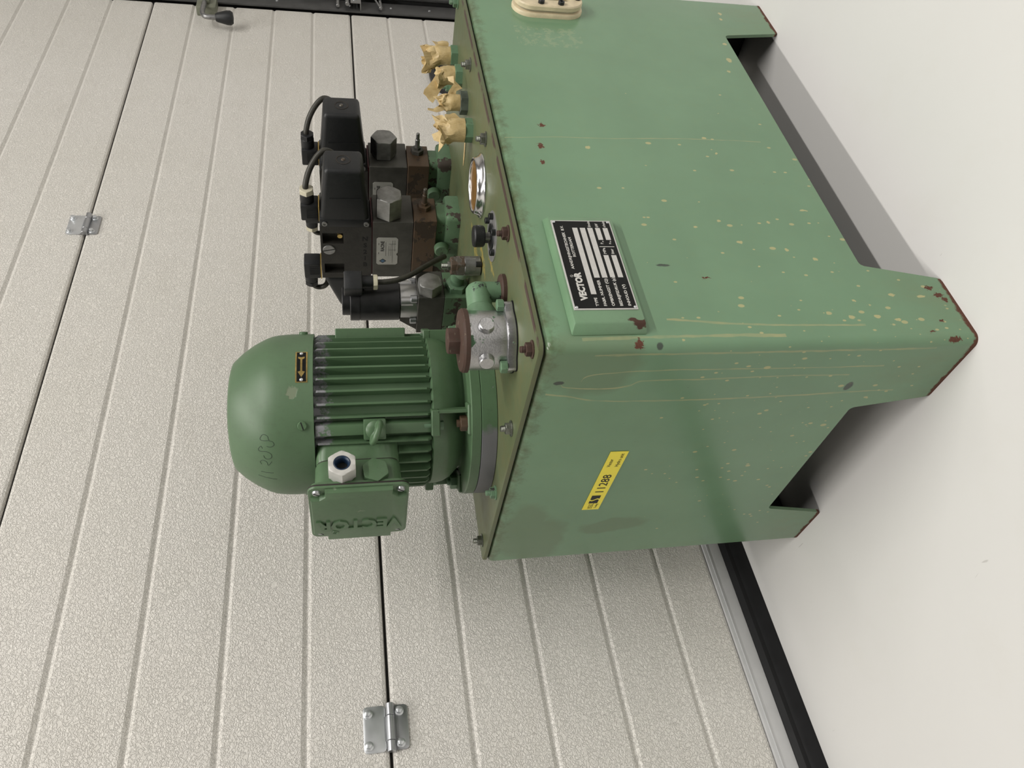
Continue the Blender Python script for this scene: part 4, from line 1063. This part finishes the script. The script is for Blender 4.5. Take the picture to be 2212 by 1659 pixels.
def valve_stack(X0, Y0, hx, stx_, first, label):
    P = None
    bm = NB()
    prism(bm, stad_xy(X0 - 0.002, Y0 - 0.012, X0 + 0.060, Y0 + 0.135, 0.009), (0, 0, ZL), (1, 0, 0), (0, 1, 0), 0.0235, 0.006)
    prism(bm, stad_xy(X0 + 0.004, Y0 - 0.004, X0 + 0.052, Y0 + 0.125, 0.010), (0, 0, ZL + 0.022), (1, 0, 0), (0, 1, 0), 0.0165)
    st = HPU.part('valve_stack', bm, m_cast, label)
    bm = NB(); cyl(bm, (X0 - 0.001, Y0 + 0.05, ZL + 0.028), (X0 - 0.014, Y0 + 0.05, ZL + 0.028), 0.012, 24, 0.002); sub('manifold_port', bm, m_cast, st)
    bm = NB(); box(bm, (X0 - 0.003, Y0 - 0.006, 0.5512), (X0 + 0.0545, Y0 + 0.116, 0.5880), 0.0008, 1); sub('intermediate_block', bm, m_brown, st, 'browned square steel block')
    bm = NB(); box(bm, (X0, Y0, 0.5884), (X0 + 0.0686, Y0 + 0.1216, 0.6535), 0.0008, 1); sub('sandwich_block', bm, m_dark, st, 'dark steel block with a large hexagon plug')
    c = Vector((X0 + hx + 0.002, Y0, 0.6280))
    bm = NB(); cyl(bm, c, c + Vector((0, -0.003, 0)), 0.0165, 32); hexn(bm, c + Vector((0, -0.002, 0)), (0, -1, 0), 0.0222, 0.038 if first else 0.034, 0.0 if first else 0.5, 0.06); sub('hexagon_plug', bm, m_dark2, st)
    c = Vector((X0 + stx_, Y0 - 0.006, 0.5700))
    bm = NB(); hexn(bm, c, (0, -1, 0), 0.0115, 0.0075, 0.2); hexn(bm, c + Vector((0, -0.0075, 0)), (0, -1, 0), 0.0062, 0.004, 0.1); sub('adjuster_nut', bm, m_brown if first else m_dark, st)
    bm = NB(); lathe(bm, c, (0, -1, 0), [(0.0040, 0.008), (0.0040, 0.026), (0.0030, 0.027), (0.0030, 0.038), (0.0025, 0.0385)], 16); sub('adjuster_stud', bm, m_ruststeel if first else m_dark2, st)
    # solenoid valve
    YA, YB = Y0 + 0.011, Y0 + 0.1236; ZA, ZV = 0.6560, 0.7370
    bm = NB(); box(bm, (X0 + 0.003, Y0 + 0.004, 0.6533), (X0 + 0.066, Y0 + 0.118, 0.6562)); sub('seal_plate', bm, m_redseal, st)
    bm = NB(); box(bm, (X0 + 0.0125, YA, ZA), (X0 + 0.0686, YB, ZV), 0.001, 1)
    recessed_face(bm, (X0, YB, ZA), (0, -1, 0), (0, 0, 1), YB - YA, ZV - ZA, [(0.012, 0.0445, 0.033, 0.0765), (0.0775, 0.0445, 0.0995, 0.0775)], 0.012)
    for a, b in (((X0, YA, ZA), (X0 + 0.0125, YB, ZA)), ((X0, YA, ZV), (X0 + 0.0125, YB, ZV))):
        bm.faces.new([bm.verts.new(p) for p in (a, (b[0], a[1], a[2]), b, (a[0], b[1], b[2]))])
    for y in (YA, YB): bm.faces.new([bm.verts.new(p) for p in ((X0, y, ZA), (X0 + 0.0125, y, ZA), (X0 + 0.0125, y, ZV), (X0, y, ZV))])
    vb = sub('valve_body', bm, m_valve, st, 'dark cast solenoid valve body with two pockets')
    bm = NB(); c = Vector((X0, Y0 + 0.0592, 0.7240)); lathe(bm, c, (-1, 0, 0), [(0.0100, 0), (0.0100, 0.0010), (0.0092, 0.0016)], 30); sub('slotted_screw', bm, m_greymetal, st)
    bm = NB(); box(bm, (-0.0098, -0.0008, 0), (0.0098, 0.0008, 0.0003), M=frame(c + Vector((-0.0015, 0, 0)), (0, -1, 0), (0, 0, 1)) @ Matrix.Rotation(-1.35, 4, 'Z')); sub('screw_slot', bm, m_pit, st)
    if first:
        bm = NB()
        for k, ch in enumerate('NS21B'): text_bm(bm, ch, 0.0125, frame((X0 - 0.00008, Y0 + 0.0355 + k * 0.0142 + 0.004, 0.6660), (0, 0, -1), (0, -1, 0)), 0.0001, 0.0004, 'CENTER')
        sub('stamped_letters', bm, m_pit, st)
        for z in (0.705, 0.7085):
            pass
        bm = NB(); cyl(bm, (X0 + 0.002, Y0 + 0.0325, 0.706), (X0 + 0.011, Y0 + 0.0325, 0.706), 0.004, 16); sub('pocket_screw', bm, m_brass, st)
    # covers
    bm = NB()
    hull8(bm, [(X0, YA, 0.6585), (X0 + 0.0650, YA, 0.6585), (X0 + 0.0650, YA, 0.7365), (X0, YA, 0.7365), (X0 + 0.0005, Y0 - 0.0975, 0.6690), (X0 + 0.0540, Y0 - 0.0975, 0.6690), (X0 + 0.0540, Y0 - 0.0975, 0.7265), (X0 + 0.0005, Y0 - 0.0975, 0.7265)], 0.007, 4)
    box(bm, (X0 - 0.0006, Y0 - 0.0050, 0.6590), (X0 + 0.066, YA + 0.0004, 0.7368), 0.002)
    box(bm, (X0 - 0.0004, Y0 - 0.046, 0.6720), (X0 + 0.004, Y0 - 0.0445, 0.7200))
    sub('solenoid_cover', bm, m_black, st, 'black plastic solenoid cover')
    bm = NB(); lathe(bm, (X0 + 0.028, Y0 - 0.0970, 0.6975), (0, -1, 0), [(0.0112, 0), (0.0112, 0.0010), (0.0095, 0.0010), (0.0088, -0.0002), (0.0, 0.0004)], 30); sub('cover_button', bm, m_gasket, st)
    bm = NB(); lathe(bm, (X0 + 0.028, Y0 - 0.0972, 0.6975), (0, -1, 0), [(0.0035, 0), (0.0025, 0.0018), (0, 0.002)], 18); sub('override_pin', bm, m_ruststeel, st)
    for z in (0.6640, 0.7290):
        bm = NB(); lathe(bm, (X0 - 0.0004, Y0 + 0.0035, z), (-1, 0, 0), [(0.0042, 0), (0.0042, 0.0022), (0.0022, 0.0022), (0.0022, 0.001), (0, 0.001)], 16); sub('cover_screw', bm, m_dark2, st)
    bm = NB()
    e = Y0 + 0.2015
    hull8(bm, [(X0 + 0.0005, e, 0.6640), (X0 + 0.055, e, 0.6640), (X0 + 0.065, YB, 0.6590), (X0, YB, 0.6590), (X0 + 0.0005, e - 0.004, 0.7080), (X0 + 0.055, e - 0.004, 0.7080), (X0 + 0.065, YB, 0.7360), (X0, YB, 0.7360)], 0.009, 4)
    sub('solenoid_cover', bm, m_black, st)
    ca = connector(st, X0 + 0.034, Y0 - 0.0135, 0.7365, -1, m_cablenut if first else m_black)
    bm = NB(); tube(bm, [ca + Vector((0, 0.008, 0)), ca + Vector((0.002, -0.004, 0.001)), ca + Vector((0.0155, -0.0215, -0.0054)), ca + Vector((0.0316, -0.036, -0.018)), ca + Vector((0.0395, -0.042, -0.031)), ca + Vector((0.0435, -0.030, -0.045)), ca + Vector((0.040, -0.005, -0.056)), ca + Vector((0.034, 0.03, -0.060))], 0.0046, 12); sub('solenoid_cable', bm, m_cable, st)
    cb = connector(st, X0 + 0.034, Y0 + 0.1455, 0.7385, 1, m_black if first else m_cablenut)
    bm = NB(); tube(bm, [cb + Vector((0, -0.01, 0)), cb + Vector((0, 0.006, -0.004)), cb + Vector((0.002, 0.012, -0.014)), cb + Vector((0.004, 0.004, -0.026)), cb + Vector((0.03, -0.012, -0.034)), cb + Vector((0.06, -0.02, -0.07))], 0.0046, 12); sub('solenoid_cable', bm, m_cable, st)
    valve_label(None, st, (X0, Y0 + 0.0920, 0.6125))
    return st
vsA = valve_stack(0.4946, 0.2674, 0.0187, 0.0300, True, 'valve stack with brown block, cream cable nut and stamped body')
vsB = valve_stack(0.6393, 0.2697, 0.0336, 0.0360, False, 'valve stack with dark polished hexagon plug and black cable nut')

# ---------------------------------------------------------------- solenoid relief valve on its green block
XC, YC = 0.3466, 0.2876
bm = NB(); box(bm, (XC, YC, ZL), (XC + 0.056, YC + 0.090, 0.5508), 0.0008, 1)
rv = HPU.part('relief_valve', bm, m_cast, 'upright solenoid relief valve with black coil on a green block')
bm = NB()
hull8(bm, [(XC, YC, 0.5508), (XC + 0.058, YC, 0.5508), (XC + 0.058, YC + 0.080, 0.5508), (XC, YC + 0.080, 0.5508), (XC, YC, 0.5915), (XC + 0.058, YC, 0.5915), (XC + 0.058, YC + 0.080, 0.5915), (XC, YC + 0.080, 0.5915)], 0.0008, 1)
hull8(bm, [(XC + 0.004, YC + 0.050, 0.588), (XC + 0.056, YC + 0.050, 0.588), (XC + 0.056, YC + 0.0795, 0.588), (XC + 0.004, YC + 0.0795, 0.588), (XC + 0.004, YC + 0.045, 0.618), (XC + 0.056, YC + 0.045, 0.618), (XC + 0.056, YC + 0.056, 0.618), (XC + 0.004, YC + 0.056, 0.618)], 0.0008, 1)
sub('relief_block', bm, m_dark, rv, 'dark square steel valve block')
bm = NB(); c = Vector((XC + 0.0165, YC, 0.5735)); cyl(bm, c, c + Vector((0, -0.002, 0)), 0.0165, 30); hexn(bm, c + Vector((0, -0.0015, 0)), (0, -1, 0), 0.0192, 0.0185, 0.1, 0.12); sub('hexagon_plug', bm, m_dark2, rv)
CC = Vector((0.3755, 0.3238, 0))
bm = NB(); lathe(bm, CC, (0, 0, 1), [(0.0270, 0.5912), (0.0275, 0.5925), (0.0275, 0.6170), (0.0265, 0.6180)], 44)
for a in (45, 135, 225, 315):
    a = math.radians(a); cyl(bm, (CC.x + 0.0245 * math.cos(a), CC.y + 0.0245 * math.sin(a), 0.5985), (CC.x + 0.0245 * math.cos(a), CC.y + 0.0245 * math.sin(a), 0.6165), 0.0075, 18)
sub('valve_collar', bm, m_alu, rv, 'bright aluminium collar')
for a in (45, 135, 225, 315):
    a = math.radians(a + 6); c = Vector((CC.x + 0.0300 * math.cos(a), CC.y + 0.0300 * math.sin(a), 0.5918)); bm = NB()
    cyl(bm, c, c + Vector((0, 0, 0.0105)), 0.0062, 20, 0.0008); sub('collar_screw', bm, m_zinc, rv)
bm = NB(); lathe(bm, CC, (0, 0, 1), [(0.0285, 0.6182), (0.0300, 0.6192), (0.0300, 0.6780), (0.0292, 0.6782), (0.0292, 0.6790), (0.0300, 0.6792), (0.0300, 0.6925), (0.0290, 0.6935), (0.0215, 0.6938), (0.0215, 0.7045), (0.0205, 0.7055), (0, 0.7058)], 56)
sub('solenoid_coil', bm, m_blackmatt, rv, 'black cylindrical solenoid coil')
pdv = Vector((-0.40, -0.916, 0)).normalized(); pt_ = Vector((-pdv.y, pdv.x, 0)); pc = CC + pdv * 0.045 + Vector((0.795, -0.606, 0)) * 0.011
Mx = frame((pc.x, pc.y, 0.6875), pt_, (0, 0, 1))
bm = NB(); box(bm, (-0.0150, -0.0125, -0.0160), (0.0150, 0.0145, 0.0150), 0.0022, 2, Mx); box(bm, (-0.010, -0.016, -0.030), (0.010, -0.002, -0.012), 0.001, 1, Mx); sub('plug_connector', bm, m_black, rv, 'black square plug connector')
bm = NB(); c = Vector((pc.x, pc.y, 0.6905)) + pt_ * 0.0148; lathe(bm, c, pt_, [(0.0030, 0), (0.0028, 0.0008), (0, 0.0008)], 16); sub('plug_screw', bm, m_brass, rv)
g0 = Vector((pc.x, pc.y, 0.6750)) + pt_ * 0.002
bm = NB(); cyl(bm, g0 + Vector((0, 0, 0.001)), g0 - Vector((0, 0, 0.0165)), 0.0102, 24, 0.0008); sub('plug_neck', bm, m_black, rv)
bm = NB(); hexn(bm, g0 - Vector((0, 0, 0.0165)), (0, 0, -1), 0.0115, 0.0065, 0.2, 0.2); sub('gland_nut', bm, m_cablenut, rv)
bm = NB(); q = g0 - Vector((0, 0, 0.020)); tube(bm, [q, q + Vector((0.001, 0.0, -0.016)), q + Vector((0.006, 0.001, -0.034)), q + Vector((0.020, 0.003, -0.056)), q + Vector((0.042, 0.008, -0.078)), q + Vector((0.062, 0.014, -0.098)), q + Vector((0.080, 0.022, -0.114))], 0.0043, 12); sub('solenoid_cable', bm, m_cable, rv)

# ---------------------------------------------------------------- gauge coupling in front of the block
TF = Vector((0.3065, 0.1815, 0))
bm = NB(); lathe(bm, TF, (0, 0, 1), [(0.0125, ZL + 0.0010), (0.0136, ZL + 0.0020), (0.0136, 0.5365), (0.0128, 0.5372)], 32)
tf = HPU.part('gauge_coupling', bm, m_greymetal, 'upright grey and rusty screw coupling')
bm = NB(); hexn(bm, (TF.x, TF.y, 0.5370), (0, 0, 1), 0.0146, 0.0115, 0.35, 0.1); sub('coupling_nut', bm, m_ruststeel, tf)
bm = NB(); hexn(bm, (TF.x, TF.y, 0.5485), (0, 0, 1), 0.0138, 0.0075, 0.35, 0.2); sub('coupling_lock_nut', bm, m_ruststeel, tf)
bm = NB(); hexn(bm, (TF.x, TF.y, 0.5560), (0, 0, 1), 0.0068, 0.004, 0.1); prof = []
for k in range(6): prof += [(0.0038, 0.5595 + k * 0.0016), (0.0033, 0.5603 + k * 0.0016)]
lathe(bm, TF, (0, 0, 1), prof, 14); sub('coupling_stud', bm, m_bolt, tf)
bm = NB(); cyl(bm, (TF.x - 0.008, TF.y - 0.0105, ZL + 0.001), (TF.x - 0.008, TF.y - 0.0105, ZL + 0.009), 0.004, 14); sub('grub_screw', bm, m_black, tf)
bm = NB(); n0 = Vector((XC + 0.0235, YC, 0.5310))
hexn(bm, n0, (0, -1, 0), 0.0180, 0.0095, 0.4, 0.15); sub('elbow_nut', bm, m_green, tf)
bm = NB(); tube(bm, [n0 + Vector((0, -0.004, 0)), n0 + Vector((0, -0.022, 0.0)), n0 + Vector((-0.012, -0.048, 0.0)), Vector((TF.x + 0.022, TF.y + 0.035, 0.5330)), Vector((TF.x + 0.006, TF.y + 0.010, 0.5345))], 0.0105, 18); sub('elbow_pipe', bm, m_green, tf)

# ---------------------------------------------------------------- pipe unions with taped ends
unions = [(0.6960, 0.0930), (0.6330, 0.0890), (0.5580, 0.0880), (0.4930, 0.0905)]
un_mats = [m_green, m_green, simple('bare_grey_union', (0.10, 0.12, 0.10), 0.5, 0.3, 0.3), m_green]
ulab = ['green hexagon pipe union at the far lid corner', 'green hexagon pipe union', 'bare grey hexagon pipe union', 'green hexagon pipe union nearest the sight glass']
for i, (x, y) in enumerate(unions):
    bm = NB(); hexn(bm, (x, y, ZL), (0, 0, 1), 0.0172, 0.0110, 0.26 + 0.1 * i, 0.05)
    u = HPU.part('pipe_union', bm, un_mats[i], ulab[i])

rnd = random.Random(5)
def crumple(bm, c, h, r0, r1, flat_dir, flat, amp, seed, lean=(0, 0), nt=11, ns=26):
    """tape wound round a stub, pinched and crumpled above it"""
    c = Vector(c); fd = Vector((math.cos(flat_dir), math.sin(flat_dir), 0)); pd = Vector((-fd.y, fd.x, 0)); rings = []
    for j in range(nt):
        t = j / (nt - 1); k = max(0, (t - 0.42) / 0.58)
        a = r0 + (r1 - r0) * k; b = r0 * (1 - flat * k)
        ring = []
        for s_ in range(ns):
            th = 2 * PI * s_ / ns
            p = fd * math.cos(th) * a + pd * math.sin(th) * b
            nz = mnoise.noise_vector(Vector((math.cos(th) * 1.7 + seed * 3.1, math.sin(th) * 1.7, t * 3.2 + seed)))
            nz2 = mnoise.noise_vector(Vector((math.cos(th) * 4.7 + seed * 3.1, math.sin(th) * 4.7, t * 7.2 + seed)))
            q = c + Vector((0, 0, h * t)) + p + Vector((lean[0], lean[1], 0)) * k
            am = amp * (0.10 + 1.0 * k)
            q += nz * am + nz2 * am * 0.5
            if j == nt - 1: q += Vector((0, 0, mnoise.noise(Vector((th * 1.3, seed, 4))) * amp * 1.6))
            if j == 0: q.z = c.z
            ring.append(bm.verts.new(q))
        rings.append(ring)
    for A, B in zip(rings, rings[1:]):
        for k in range(ns):
            bm.faces.new((A[k], A[(k + 1) % ns], B[(k + 1) % ns])); bm.faces.new((A[k], B[(k + 1) % ns], B[k]))
    top = bm.verts.new(sum((v.co for v in rings[-1]), Vector()) / ns + Vector((0, 0, -0.3 * amp)))
    for k in range(ns): bm.faces.new((rings[-1][k], rings[-1][(k + 1) % ns], top))
    bm.faces.new(list(reversed(rings[0])))

def strip(bm, pts, wid, seed, jit=0.0012, th=0.0004):
    """pts: list of (centre, width direction)"""
    n = len(pts); rows = []
    for i, (p, wd) in enumerate(pts):
        p = Vector(p); wd = Vector(wd).normalized(); row = []
        for k in range(4):
            f = k / 3 - 0.5; j = Vector((rnd.uniform(-1, 1), rnd.uniform(-1, 1), rnd.uniform(-1, 1))) * jit
            row.append(p + wd * f * (wid[i] if isinstance(wid, list) else wid) + j)
        rows.append(row)
    fr = [[bm.verts.new(q) for q in r] for r in rows]; off = Vector((0.4, 0.6, 0.5)) * th
    bk = [[bm.verts.new(q + off) for q in r] for r in rows]
    for i in range(n - 1):
        for k in range(3):
            bm.faces.new((fr[i][k], fr[i][k + 1], fr[i + 1][k + 1], fr[i + 1][k])); bm.faces.new((bk[i][k], bk[i + 1][k], bk[i + 1][k + 1], bk[i][k + 1]))
    for i in range(n - 1):
        for k in (0, 3): bm.faces.new((fr[i][k], fr[i + 1][k], bk[i + 1][k], bk[i][k]))
    for i in (0, n - 1):
        for k in range(3): bm.faces.new((fr[i][k], fr[i][k + 1], bk[i][k + 1], bk[i][k]))

VR = Vector((0.795, -0.606, 0)); VB = Vector((0.606, 0.795, 0)); UP = Vector((0, 0, 1))   # right, back and up as one stands before the unit
ztop = ZL + 0.0112
tlab = ['crumpled masking tape on the union at the far lid corner', 'masking tape wrap with a broad flag on the second union from the far corner', 'torn twisted masking tape on the bare grey union', 'large balled masking tape wrap on the union beside the sight glass']
spec = [dict(h=0.040, r0=0.0145, r1=0.0205, flat=0.35, amp=0.010, seed=1.3, fd=-0.65, lean=(-0.004, 0.003)), dict(h=0.027, r0=0.0142, r1=0.0150, flat=0.1, amp=0.005, seed=2.7, fd=-0.65, lean=(-0.003, 0.002)), dict(h=0.030, r0=0.0122, r1=0.0100, flat=0.35, amp=0.008, seed=4.9, fd=-0.65, lean=(0.0, 0.0)), dict(h=0.038, r0=0.0165, r1=0.0200, flat=0.2, amp=0.010, seed=6.2, fd=-0.65, lean=(-0.003, 0.002))]
for i, (x, y) in enumerate(unions):
    s_ = spec[i]; b = Vector((x, y, ztop))
    T = Root('masking_tape_wrap', b); tag(T.o, tlab[i], 'masking tape', 'tape wraps on the pipe unions')
    bm = NB(); crumple(bm, b, s_['h'], s_['r0'], s_['r1'], s_['fd'], s_['flat'], s_['amp'], s_['seed'], s_['lean'])
    T.part('tape_winding', bm, m_tape, angle=24)
    bm = NB(); tails = True
    if i == 0:
        strip(bm, [(b + UP * 0.010 + VR * 0.012, UP), (b + UP * 0.013 + VR * 0.020, UP), (b + UP * 0.016 + VR * 0.024 + VB * 0.004, UP)], [0.018, 0.024, 0.022], 1, 0.002)
        strip(bm, [(b + UP * 0.030 - VR * 0.006, VR), (b + UP * 0.038 - VR * 0.007, VR), (b + UP * 0.046 - VR * 0.010, VR)], [0.016, 0.015, 0.010], 1, 0.002)
    elif i == 1:
        c0 = b + UP * 0.020 - VR * 0.008
        wd = UP * 0.75 + VR * 0.66
        strip(bm, [(c0, wd), (c0 + UP * 0.008 - VR * 0.008, wd), (c0 + UP * 0.014 - VR * 0.016, wd), (c0 + UP * 0.020 - VR * 0.024, wd), (c0 + UP * 0.022 - VR * 0.029, wd)], [0.020, 0.019, 0.019, 0.020, 0.019], 2, 0.001)
    elif i == 2:
        strip(bm, [(b + UP * 0.014 + VR * 0.004, UP), (b + UP * 0.010 + VR * 0.016 - VB * 0.006, UP), (b + UP * 0.002 + VR * 0.022 - VB * 0.010, UP + VR * 0.5), (b + UP * 0.006 + VR * 0.030 - VB * 0.008, VR + UP * 0.4), (b + UP * 0.016 + VR * 0.036, UP * 0.6 + VR)], [0.012, 0.011, 0.013, 0.014, 0.006], 3, 0.001)
        strip(bm, [(b + UP * 0.022 - VR * 0.004, UP), (b + UP * 0.030 - VR * 0.010, UP + VR), (b + UP * 0.038 - VR * 0.012, UP + VR), (b + UP * 0.048 - VR * 0.011, VR)], [0.016, 0.010, 0.007, 0.004], 3, 0.0012)
    else:
        strip(bm, [(b + UP * 0.012 + VR * 0.010 + VB * 0.012, UP), (b + UP * 0.014 + VR * 0.022 + VB * 0.016, UP), (b + UP * 0.016 + VR * 0.030 + VB * 0.018, UP)], [0.024, 0.022, 0.016], 4, 0.002)
    T.part('tape_tail', bm, m_tape, angle=24)

b = Vector((0.5270, 0.1480, ZL))
T = Root('masking_tape_strip', b); tag(T.o, 'narrow pointed strip of yellowed masking tape lying flat on the lid', 'masking tape')
bm = NB()
strip(bm, [(Vector((0.5330, 0.1240, ZL + 0.0016)), (0.8, 0.6, 0)), (Vector((0.5290, 0.1440, ZL + 0.0010)), (0.8, 0.6, 0)), (Vector((0.5255, 0.1640, ZL + 0.0008)), (0.8, 0.6, 0)), (Vector((0.5240, 0.1760, ZL + 0.0008)), (0.8, 0.6, 0))], [0.010, 0.010, 0.009, 0.001], 4, 0.00015)
T.part('tape_piece', bm, m_tape, angle=24)
